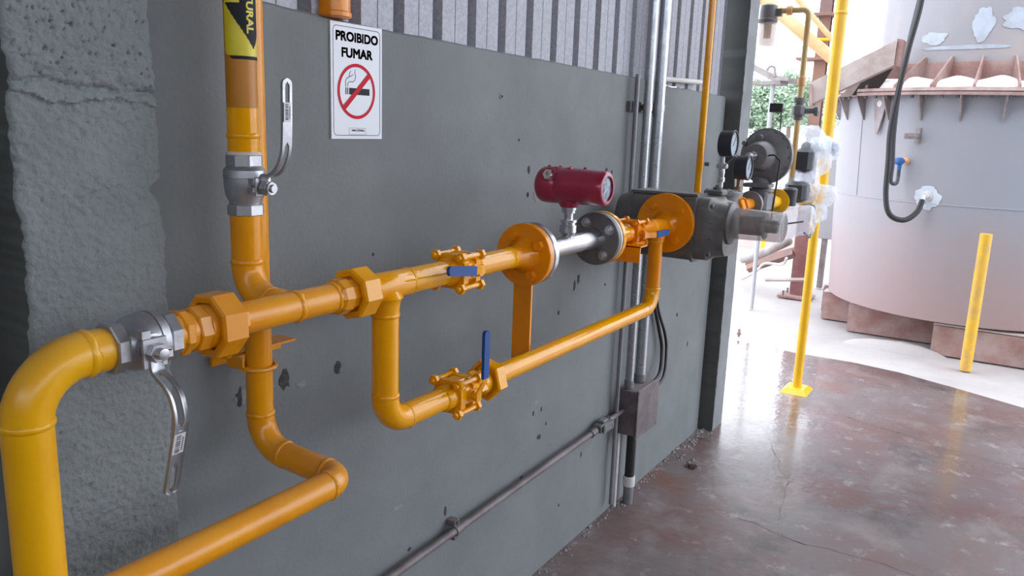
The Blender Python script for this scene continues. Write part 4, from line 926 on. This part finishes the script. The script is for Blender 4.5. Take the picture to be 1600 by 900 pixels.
# ================================================================== OUTSIDE
# stand pipe with floor plate, thicker pipe above
t = thing('pipe_stand', 'bright yellow post with yellow foot plate standing on the wet floor', 'post', (5.55, -.31, 0))
obj('post', MB().tube([(5.55, -.31, .03), (5.55, -.31, 1.40)], .030, 22), YELP, t)
obj('foot_plate', MB().rings([[Vector(p) for p in ((5.44, -.40, 0), (5.66, -.40, 0), (5.66, -.22, 0), (5.44, -.22, 0))], [Vector(p) for p in ((5.48, -.37, .030), (5.62, -.37, .030), (5.62, -.25, .030), (5.48, -.25, .030))]]), YELP, t, ang=None)
obj('gas_pipe', MB().tube([(5.55, -.325, 1.42), (5.55, -.325, 3.9)], .038, 22).lathe((5.55, -.325, 0), Z_, [(1.72, .042), (1.74, .042)], 22).lathe((5.55, -.325, 0), Z_, [(2.5, .038), (2.505, .042), (2.515, .042), (2.52, .038)], 22), YELP, org=(5.55, -.325, 1.42), label='thick bright yellow vertical pipe above the plastic wrap, left of the tank', cat='pipe')
obj('bollard', MB().tube([(6.91, -1.27, .0), (6.91, -1.27, 1.065)], .042, 24).lathe((6.91, -1.27, 1.03), Z_, [(0, .0425), (.036, .042)], 24), mat('weathered_yellow_pipe', (.82, .47, .02), (.62, .38, .10), rough=.5, scale=7), org=(6.91, -1.27, 0), label='short yellow pipe post standing alone before the big tank', cat='post')
# impulse pipe with valve and filter bowl
t = thing('impulse_pipe', 'thin ochre vertical pipe with elbow at top, left of the thick yellow pipe', 'pipe', (4.85, -.29, 1.6))
obj('riser', MB().tube(fillet([(4.85, -.29, 1.45), (4.85, -.29, 2.44), (4.85, -.13, 2.44)], .035, 8), .0165, 16), mat('ochre_pipe', (.55, .33, .10), (.62, .45, .22), rough=.5, scale=6), t)
obj('coupling', MB().lathe((4.85, -.29, 0), Z_, [(2.02, .018), (2.025, .023), (2.07, .023), (2.075, .018)], 16), ORAP, t)
obj('coupling', MB().lathe((4.85, 0, 2.44), Y_, [(-.20, .02), (-.198, .026), (-.17, .026), (-.168, .02)], 14), ORAP, t)
t = thing('needle_valve', 'small dark cast valve on the thin ochre pipe', 'valve', (4.85, -.29, 1.83))
obj('valve_body', MB().box((4.85, -.29, 1.885), (.07, .07, .075), bev=.016).lathe((4.85, -.29, 0), Z_, [(1.83, .026), (1.845, .03), (1.85, .022)], 16).lathe((4.85, -.29, 0), Z_, [(1.925, .03), (1.945, .036), (1.955, .036)], 16).tube([(4.85, -.29, 1.885), (4.87, -.38, 1.885)], .018, 12).lathe((4.87, -.37, 1.885), (.2, -1, 0), [(0, .03), (.02, .034), (.03, .02)], 10), REGG, t)
obj('junction_plate', MB().box((4.8, -.175, 1.895), (.03, .07, .05)).tube([(4.8, -.205, 1.87), (4.8, -.21, 1.7), (4.78, -.2, 1.6)], .004, 6), BLK, t)
t = thing('filter_bowl', 'filter with dark head and see-through bowl hanging at the pipe elbow by the pillar', 'filter', (4.85, -.085, 2.2))
obj('filter_head', MB().lathe((4.85, -.065, 0), Z_, [(2.375, .052), (2.38, .055), (2.395, .055), (2.40, .050), (2.44, .050), (2.47, .046), (2.48, .03)], 28).box((4.85, -.11, 2.43), (.04, .06, .04)), mat('dark_filter_head', (.16, .15, .16), None, rough=.5), t)
obj('filter_glass', MB().lathe((4.85, -.067, 0), Z_, [(2.245, .02), (2.25, .038), (2.27, .046), (2.375, .049)], 28), BOWL, t)
obj('filter_element', MB().lathe((4.85, -.067, 0), Z_, [(2.29, .02), (2.375, .022)], 16), mat('filter_element', (.4, .33, .28), None, rough=.8), t)

# big tank on I-beams
TX, TY = 8.33, -1.11
t = thing('storage_tank', 'huge round pale grey tank with rusty bolted ring and gussets', 'tank', (TX, TY, .29))
tc_ = (TX, TY, 0)
mb = MB().lathe(tc_, Z_, [(.285, .9), (.285, 1.135), (.295, 1.14), (1.235, 1.185), (1.237, 1.1895), (1.243, 1.1895), (1.245, 1.185), (2.09, 1.225)], 96)
obj('shell', mb, TSH, t, ang=40)
obj('flange_ring', MB().lathe(tc_, Z_, [(2.085, 1.20), (2.085, 1.325), (2.108, 1.33), (2.110, 1.30), (2.114, 1.30), (2.116, 1.33), (2.14, 1.325), (2.14, .9)], 96), mat('dusty_pink_ring_paint', (.40, .27, .25), (.50, .38, .36), rough=.7, scale=6), t, ang=35)
obj('insulation_bead', (lambda: MB().rings([[Vector((TX + (1.10 + .10 * math.cos(b) * (1 + .25 * abs(math.sin(12 * a)))) * math.cos(a), TY + (1.10 + .10 * math.cos(b)) * math.sin(a), 2.15 + (.05 + .035 * abs(math.sin(12 * a + .6))) * math.sin(b) * (1 + .2 * noise.noise(Vector((a * 9, b, 0)))))) for b in [2 * PI * k / 10 for k in range(10)]] for a in [2 * PI * i / 240 for i in range(240)]], closed=True))(), FOAM, t)
obj('upper_shell', MB().lathe(tc_, Z_, [(2.12, .93), (5.2, .90), (5.6, .3)], 80), mat('upper_tank_paint', (.29, .285, .31), (.36, .32, .32), rough=.6, scale=1.3, detail=8), t, ang=40)
obj('rust_band', MB().lathe(tc_, Z_, [(2.12, .935), (2.34, .936), (2.36, .932)], 80), RUST, t, ang=40)
def patch(a0, a1, z0, z1, R, seed, m, name, rfun=None):
    """uneven paint patch lying on the round shell"""
    mb = MB(); N_ = 40; am, zm = (a0 + a1) / 2, (z0 + z1) / 2; ring = []
    for k in range(N_):
        th = 2 * PI * k / N_; q = 1 + .35 * noise.noise(Vector((math.cos(th) * 1.6 + seed, math.sin(th) * 1.6, seed))) + .15 * noise.noise(Vector((math.cos(th) * 6, math.sin(th) * 6, seed)))
        ring.append((am + (a1 - a0) / 2 * math.cos(th) * q, zm + (z1 - z0) / 2 * math.sin(th) * q))
    def pt(a, z, d): rr = (R(z) if callable(R) else R) + d; return Vector((TX + rr * math.cos(a), TY + rr * math.sin(a), z))
    rs_ = []
    for f_ in (1.0, .8, .6, .4, .2, .02): rs_.append([pt(am + (a - am) * f_, zm + (z - zm) * f_, .004) for a, z in ring])
    return obj(name, mb.rings(rs_, cap0=False), m, t, ang=60)
def shellR(z): return 1.185 + (z - 1.24) * .047
def ang_at(u, v, z):    # azimuth on the tank seen at pixel u and height z
    best = None
    for k in range(600):
        a = PI * .5 + PI * 1.2 * k / 600; R_ = shellR(z); p = Vector((TX + R_ * math.cos(a), TY + R_ * math.sin(a), z)) - CAMP
        uu = 800 + 1239.35 * p.dot(RT) / -p.dot(BK); e = abs(uu - u)
        if p.dot(Vector((math.cos(a), math.sin(a), 0))) < 0 and (best is None or e < best[0]): best = (e, a)
    return best[1]
a_s = ang_at(1345, 200, 1.7); obj('weld_seam', MB().tube([Vector((TX + shellR(z_) * math.cos(a_s), TY + shellR(z_) * math.sin(a_s), z_)) for z_ in (1.24, 1.6, 2.08)], .005, 6), TSH, t)
PAT = mat('pale_blue_white_repair_paint', (.42, .47, .55), (.36, .385, .43), rough=.6, scale=9)
a1_ = ang_at(1448, 308, 1.30); patch(a1_ - .085, a1_ + .085, 1.20, 1.385, shellR, 2, mat('white_nozzle_paint', (.62, .68, .76), (.5, .54, .6), rough=.6, scale=12), 'repair_paint')
for u0, u1, z0, z1, s_ in ((1440, 1480, 2.50, 2.60, 3), (1515, 1550, 2.52, 2.75, 5), (1560, 1640, 2.58, 2.76, 8), (1440, 1600, 2.455, 2.485, 4)):
    def aup(u):
        bb = None
        for k in range(500):
            a = PI * .5 + PI * 1.1 * k / 500; p = Vector((TX + .92 * math.cos(a), TY + .92 * math.sin(a), 2.5)) - CAMP
            uu = 800 + 1239.35 * p.dot(RT) / -p.dot(BK)
            if p.dot(Vector((math.cos(a), math.sin(a), 0))) < 0 and (bb is None or abs(uu - u) < bb[0]): bb = (abs(uu - u), a)
        return bb[1]
    patch(aup(u0), aup(u1), z0, z1, lambda z: .93 - (z - 2.12) * .0098, s_, PAT, 'repair_paint')
def radial(a, poly, th=.012):
    er = Vector((math.cos(a), math.sin(a), 0)); et = Vector((-math.sin(a), math.cos(a), 0)); mb = MB()
    mb.rings([[Vector(tc_) + er * r_ + Z_ * z_ + et * s_ * th / 2 for r_, z_ in poly] for s_ in (-1, 1)]); return mb
ag0, ag1 = ang_at(1569, 170, 1.98), ang_at(1586, 170, 1.98)
for k in range(27):
    a = ag1 + 2 * PI * k / 27
    obj('upper_gusset', radial(a, [(.93, 2.14), (1.29, 2.14), (1.29, 2.165), (.96, 2.40), (.93, 2.40)]), RUST, t, ang=None)
    a = ag0 + 2 * PI * k / 27
    obj('lower_gusset', radial(a, [(1.20, 2.086), (1.31, 2.086), (1.31, 2.07), (1.225, 1.89), (1.20, 1.89)]), GUSM, t, ang=None)
b0 = None
for k in range(72):
    a = 2 * PI * (k + .5) / 72
    if math.cos(a - 3.3) < -.1: continue
    p = Vector((1.29 * math.cos(a), 1.29 * math.sin(a), 0))
    if b0 is None: b0 = obj('ring_bolt', MB().hexn((TX, TY, 2.062), Z_, 0, .024, .014), STEELD, t, ang=25); base_ = b0.location.copy(); b0.location = base_ + p
    else: c = b0.copy(); C.objects.link(c); c.parent = t; c.location = base_ + p
a = ang_at(1377, 170, 1.97); lug = radial(a, [(1.22, 2.08), (1.22, 1.70)], .01)
er = Vector((math.cos(a), math.sin(a), 0)); et = Vector((-math.sin(a), math.cos(a), 0))
o_ = Vector(tc_) + er * 1.232 + Z_ * 1.97
poly = [(.062 * math.cos(q), .05 + .062 * math.sin(q)) for q in [PI * k / 10 for k in range(11)]] + [(-.045, -.05), (-.008, -.20), (.008, -.20), (.045, -.05)]
lg = obj('lifting_lug', MB().prism(poly, o_, et, Z_, .012), GUSM, t, ang=25)
obj('lug_hole', MB().lathe(o_ + Z_ * .05, er, [(-.006, .026), (.016, .026)], 18), mat('pale_lug_eye', (.6, .6, .62), None, rough=.6), lg)
# cable bracket, instrument nozzle, capped nozzle with hose
a = ang_at(1435, 213, 1.76); er = Vector((math.cos(a), math.sin(a), 0)); et = Vector((-math.sin(a), math.cos(a), 0)); o_ = Vector(tc_) + er * 1.21 + Z_ * 1.765
obj('cable_bracket', MB().prism([(-.02, -.055), (.02, -.055), (.02, .065), (-.02, .065)], o_ + er * .004, et, Z_, .01).tube([o_ + er * .02 - Z_ * .0, o_ + er * .19 + et * .0], .018, 8).box(o_ + er * .10 + Z_ * .0, (.2, .02, .045), Matrix.Rotation(a, 3, 'Z')), GUSM, t, ang=25)
nz1 = ang_at(1416, 252, 1.56); er1 = Vector((math.cos(nz1), math.sin(nz1), 0)); p1 = Vector(tc_) + er1 * 1.20 + Z_ * 1.565
obj('nozzle', MB().tube([p1, p1 + er1 * .05], .016, 12).lathe(p1, er1, [(-.01, .03), (.012, .028)], 16), ORAP, t)
tn = thing('pressure_transmitter', 'small blue instrument plugged into the side of the big tank', 'instrument', p1 + er1 * .05)
obj('housing', MB().lathe(p1 + er1 * .05, er1, [(0, .02), (.02, .028), (.06, .03), (.085, .028), (.09, .015)], 14).lathe(p1 + er1 * .09 - Z_ * .02, -Z_, [(0, .018), (.05, .016)], 12), BLUEP, tn)
nz2 = a1_; er2 = Vector((math.cos(nz2), math.sin(nz2), 0)); p2 = Vector(tc_) + er2 * 1.19 + Z_ * 1.30
obj('nozzle', MB().lathe(p2, er2, [(-.01, .045), (.012, .043), (.013, .026), (.05, .024)], 18).tube([p2 + er2 * .045, p2 + er2 * .08 - Z_ * .03], .015, 12), mat('pale_nozzle', (.6, .6, .62), None, rough=.4), t)
def smooth(P, n=8):
    P = [Vector(p) for p in P]; D = []
    for k in range(len(P) - 1):
        q0, q1, q2, q3 = P[max(k - 1, 0)], P[k], P[k + 1], P[min(k + 2, len(P) - 1)]
        for q in range(n):
            s_ = q / n; D.append(.5 * ((2 * q1) + (q2 - q0) * s_ + (2 * q0 - 5 * q1 + 4 * q2 - q3) * s_ * s_ + (3 * q1 - q0 - 3 * q2 + q3) * s_ ** 3))
    return D + [P[-1]]
XK = 6.95
ca = [PX(1452, -90, XK), PX(1440, 0, XK), PX(1420, 75, XK), PX(1402, 150, XK), PX(1391, 205, XK), PX(1388, 250, XK), PX(1384, 305, XK), PX(1390, 335, XK), PX(1412, 344, 7.0), PX(1432, 332, 7.06), p2 + er2 * .08 - Z_ * .03]
obj('cable', MB().tube(smooth(ca), .021, 10), BLK, org=ca[-1], label='heavy dark cable hanging before the tank, looping up into the white nozzle', cat='cable')
cb = [PX(1436, 0, XK + .05), PX(1417, 78, XK + .05), PX(1404, 150, XK + .05), PX(1397, 212, XK + .05), PX(1395, 255, XK + .05), PX(1392, 283, XK + .05), PX(1399, 287, XK + .06), p1 + er1 * .09 - Z_ * .15, p1 + er1 * .09 - Z_ * .06]
obj('cable', MB().tube(smooth(cb), .015, 10), mat('grey_cable', (.07, .07, .08), None, rough=.5), org=cb[-1], label='thinner grey cable beside heavy cable, looping into the blue instrument', cat='cable')
# I-beams under the tank, each chord longer than the last
def ibeam(lbl, x, y0, y1, h, wf):
    t_ = thing('steel_beam', lbl, 'beam', (x, (y0 + y1) / 2, 0)); yc, L_ = (y0 + y1) / 2, abs(y1 - y0)
    obj('web', MB().box((x, yc, h / 2), (.012, L_, h - .02)), RUST, t_, ang=None)
    obj('face_plate', MB().box((x - wf / 2 + .006, yc, h / 2 - .004), (.010, L_, h - .030)), RUST, t_, ang=None)
    obj('top_plate', MB().box((x, yc, h - .006), (wf, L_, .012)), mat('dusty_beam_top', (.5, .43, .41), None, rough=.9), t_, ang=None)
    obj('bottom_plate', MB().box((x, yc, .006), (wf, L_, .012)), RUST, t_, ang=None)
ibeam('nearest rusty beam under the tank, behind the short yellow post', 7.35, -.99, -2.6, .262, .16)
ibeam('second rusty beam under the tank, with pale stains', 7.72, -.27, -2.6, .270, .16)
ibeam('third rusty beam under the tank, only its end showing', 8.09, .03, -2.4, .272, .16)
ibeam('farthest rusty beam under the tank, a narrow end beside the plinth', 8.45, .10, -2.4, .272, .16)
obj('cement_heap', (lambda: MB().rings([[Vector((7.25 + .10 * f_ * math.cos(a) * 1.2, -.72 + .42 * f_ * math.sin(a), z_ + .01 * noise.noise(Vector((a, f_, 1))))) for a in [2 * PI * k / 24 for k in range(24)]] for f_, z_ in ((1, -.02), (.8, .02), (.5, .05), (.1, .06))]))(), GROUND, org=(7.25, -.72, 0), label='low white heap of cement against the second rusty beam', cat='rubble')
# channel beam of the platform leaning on the tank ring
t = thing('channel_beam', 'dusty brown steel channel sloping up to the tank behind yellow pipe', 'beam', (7.4, 0, 2.1))
A0, A1, B0, B1 = PX(1264, 130, 7.05), PX(1267, 163, 7.05), PX(1402, 62, 7.25), PX(1396, 102, 7.25)
def plate(par, q, th, m, name, dx=.02):
    off = Vector((th, 0, 0)); q = [Vector(p) for p in q]
    return obj(name, MB().rings([q, [p + off for p in q]]), m, par, ang=None)
plate(t, [A0, B0, B1, A1], .012, BEAMM, 'web')
plate(t, [A0, B0, B0 - Z_ * .012, A0 - Z_ * .012], .12, BEAMM, 'top_flange'); plate(t, [A1 + Z_ * .012, B1 + Z_ * .012, B1, A1], .12, BEAMM, 'bottom_flange')
plate(t, [PX(1264, 130, 7.04), PX(1269, 132, 7.04), PX(1269, 165, 7.04), PX(1264, 163, 7.04)], .13, RUST, 'end_plate')
plate(t, [PX(1402, 60, 7.28), PX(1412, 62, 7.28), PX(1404, 104, 7.28), PX(1394, 102, 7.28)], .2, RUST, 'end_bracket')
t = thing('support_plate', 'bracket plates under the sloping channel beside the tank, the dark one standing in for shade', 'bracket', (7.5, -.1, 2.1))
plate(t, [PX(1322, 150, 7.4), PX(1345, 128, 7.4), PX(1395, 106, 7.4), PX(1370, 146, 7.4)], .02, mat('shade_dark_brown', (.05, .04, .04), None, rough=.9), 'shade_plate')  # near-black colour stands in for the shadow below the channel
plate(t, [PX(1310, 152, 7.35), PX(1322, 141, 7.35), PX(1345, 128, 7.35), PX(1330, 150, 7.35)], .02, BEAMM, 'light_plate')

# beyond: rusty column, faded orange pipes, platform bracket
t = thing('steel_column', 'tall dark rusty steel column far behind the thick yellow pipe', 'column', (9.2, .5, 0))
cx_ = 9.2; pc = PX(1277, 150, cx_)
obj('shaft', MB().box((cx_, pc.y, 2.3), (.10, .02, 4.6)).box((cx_ - .05, pc.y, 2.3), (.012, .12, 4.6)).box((cx_ + .05, pc.y, 2.3), (.012, .12, 4.6)), COLR, t, ang=None)
obj('splice_plate', MB().box((cx_, pc.y + .05, PX(1277, 93, cx_).z), (.3, .36, .025)), COLR, t, ang=None)
obj('splice_plate', MB().box((cx_, pc.y, PX(1285, 24, cx_).z), (.26, .20, .03)), COLR, t, ang=None)
def line_pipe(lbl, a, b, r, m, nm='overhead_pipe'):
    return obj(nm, MB().tube([a, b], r, 16), m, org=tuple(a), label=lbl, cat='pipe')
line_pipe('thick faded orange pipe slanting down to the right behind the column', PX(1165, -25, 8.6), PX(1301, 92, 8.6), .058, ORAP)
line_pipe('thin faded orange pipe slanting above the thick faded one', PX(1240, -8, 8.7), PX(1301, 62, 8.7), .026, ORAP)
line_pipe('thin yellow stub joining the faded slanting pipes', PX(1258, 61, 9.1), PX(1300, 62, 9.1), .016, YELP)
t = thing('platform_bracket', 'small grey platform bracket with round post outside the pillar', 'platform', (7.9, .8, 2.2))
plate(t, [PX(1172, 98, 7.9), PX(1212, 118, 7.9), PX(1232, 121, 7.9), PX(1230, 126, 7.9), PX(1206, 126, 7.9), PX(1172, 108, 7.9)], .5, WOODP, 'deck_edge')
plate(t, [PX(1172, 127, 7.9), PX(1219, 126, 7.9), PX(1219, 132, 7.9), PX(1172, 132, 7.9)], .3, GUSM, 'crossbar')
obj('post', MB().tube([PX(1208, 130, 7.95), Vector((7.95, PX(1204, 170, 7.95).y, 0))], .022, 12), CABM, t)
obj('loop_handle', MB().tube(smooth([PX(1198, 110, 7.9), PX(1203, 104, 7.9), PX(1210, 106, 7.9), PX(1211, 120, 7.9)]), .012, 8), GUSM, t)
t = thing('equipment_cabinet', 'plain pale grey cabinet on legs behind the stand pipe', 'cabinet', (9.6, .4, 0))
q0, q1, q2 = PX(1272, 372, 9.6), PX(1330, 376, 9.6), PX(1272, 232, 9.6)
obj('cabinet_body', MB().box((9.85, (q0.y + q1.y) / 2, (q0.z + q2.z) / 2), (.5, abs(q0.y - q1.y), q2.z - q0.z), bev=.01), CABM, t, ang=None)
for u in (1287, 1312):
    pu = PX(u, 390, 9.65); obj('leg', MB().box((9.65, pu.y, q0.z / 2), (.06, .06, q0.z)), GUSM, t, ang=None)
t = thing('steel_post', 'short red brown steel post with base plate left of the yellow stand', 'post', (8.9, .45, 0))
pp = PX(1248, 425, 8.9)
obj('post', MB().box((8.9, pp.y, .45), (.012, .13, .9)).box((8.96, pp.y + .06, .45), (.13, .012, .9)).box((8.96, pp.y - .06, .45), (.13, .012, .9)), mat('red_brown_steel', (.16, .05, .05), (.22, .09, .08), rough=.6, scale=5), t, ang=None)
obj('base_plate', MB().box((8.9, pp.y, .01), (.3, .34, .02)), RUST, t, ang=None)
for sx in (-.1, .1):
    for sy in (-.12, .12): obj('anchor_bolt', MB().tube([(8.9 + sx, pp.y + sy, .02), (8.9 + sx, pp.y + sy, .07)], .010, 8), STEELD, t)
obj('pipe_bundle', MB().tube(smooth([PX(1160, 405, 9.3), PX(1185, 398, 9.2), PX(1215, 385, 9.1), PX(1232, 377, 9.3)]), .05, 12), WOODP, org=PX(1160, 405, 9.3), label='fat pale hose lying on the ground outside past the meter', cat='hose')
obj('hose', MB().tube(smooth([PX(1158, 437, 8.2), PX(1180, 425, 8.3), PX(1195, 412, 8.4), PX(1222, 413, 8.4), PX(1229, 403, 8.3)]), .014, 10), mat('pale_hose', (.6, .55, .52), None, rough=.6), org=PX(1158, 437, 8.2), label='thin pale hose curling on the bright ground outside', cat='hose')
t = thing('timber_pile', 'low pile of red brown beams on the ground beyond the meter', 'beam', (9.6, .9, 0))
for i, (u0, v0, u1, v1) in enumerate([(1166, 412, 1262, 388), (1168, 420, 1240, 396), (1196, 437, 1268, 437)]):
    a_, b_ = PX(u0, v0, 9.4 - .5 * i), PX(u1, v1, 9.4 - .5 * i)
    obj('beam', MB().tube([a_, b_], .05 if i < 2 else .02, 4), COLR if i < 2 else BEAMM, t, ang=None)
obj('masonry_wall', MB().box((12.5, 1.85, .30), (.2, 1.6, .9)), mat('pale_brick_wall', (.6, .46, .42), (.5, .42, .4), rough=.9, scale=8), org=(12.5, 1.85, -.014), label='low pale pinkish masonry wall beyond the meter, outside', cat='wall')
obj('handrail', MB().tube([(11.5, 1.55, -.01), (11.5, 1.55, .95)], .03, 10), YELP, org=(11.5, 1.55, 0), label='small distant yellow post by the masonry wall', cat='post')
t = thing('anchor_bolt', 'small rusty bolt standing on the bright floor right of the pillar', 'bolt', PX(1155, 517, 6.6))
ab = PX(1155, 517, 6.75); ab.z = 0
obj('rod', MB().tube([ab, ab + Z_ * .07], .010, 8).hexn(ab, Z_, .02, .035, .02), COLR, t)
t.location = t.location

# ragged trees far off
def tree(lbl, base, h, r, n, seed):
    rnd = random.Random(seed); t_ = thing('tree', lbl, 'tree', base, group='pale trees beyond the yard'); b = Vector(base)
    obj('trunk', MB().tube([b, b + Vector((.1, .1, h * .75))], [r * .09, r * .04], 10), BARK, t_)
    mb = MB()
    for i in range(n):
        d_ = Vector((rnd.gauss(0, 1), rnd.gauss(0, 1), rnd.gauss(0, 1))).normalized() * r * (.55 + .45 * rnd.random()); d_.z *= .8
        lump = 1 + .35 * noise.noise(d_ * 1.3 / r * 2 + Vector((seed, 0, 0)))
        c = b + Z_ * (h - r * .7) + d_ * lump; s_ = rnd.uniform(.07, .16)
        e1 = Vector((rnd.uniform(-1, 1), rnd.uniform(-1, 1), rnd.uniform(-.5, .5))).normalized() * s_; e2 = e1.cross(Vector((rnd.uniform(-1, 1), rnd.uniform(-1, 1), 1))).normalized() * s_ * .6
        mb.add([c - e1, c + e2, c + e1, c - e2], [(0, 1, 2, 3)])
    obj('foliage', mb, LEAF, t_, ang=None, kind='stuff')
for i, (u, x, h, r, lb) in enumerate([(1186, 42, 4.2, 1.7, 'pale green tree seen in the gap right beside the pillar'), (1232, 50, 5.2, 2.0, 'taller pale green tree right of the gap tree beside pillar'), (1268, 66, 5.4, 2.6, 'pale green tree showing behind the thin ochre pipe'), (1345, 44, 3.9, 1.7, 'pale tree hidden mostly behind the storage tank')][:3]):
    p = PX(u, 215, x); tree(lb, (x, p.y, 0), h, r, 5200, i + 3)
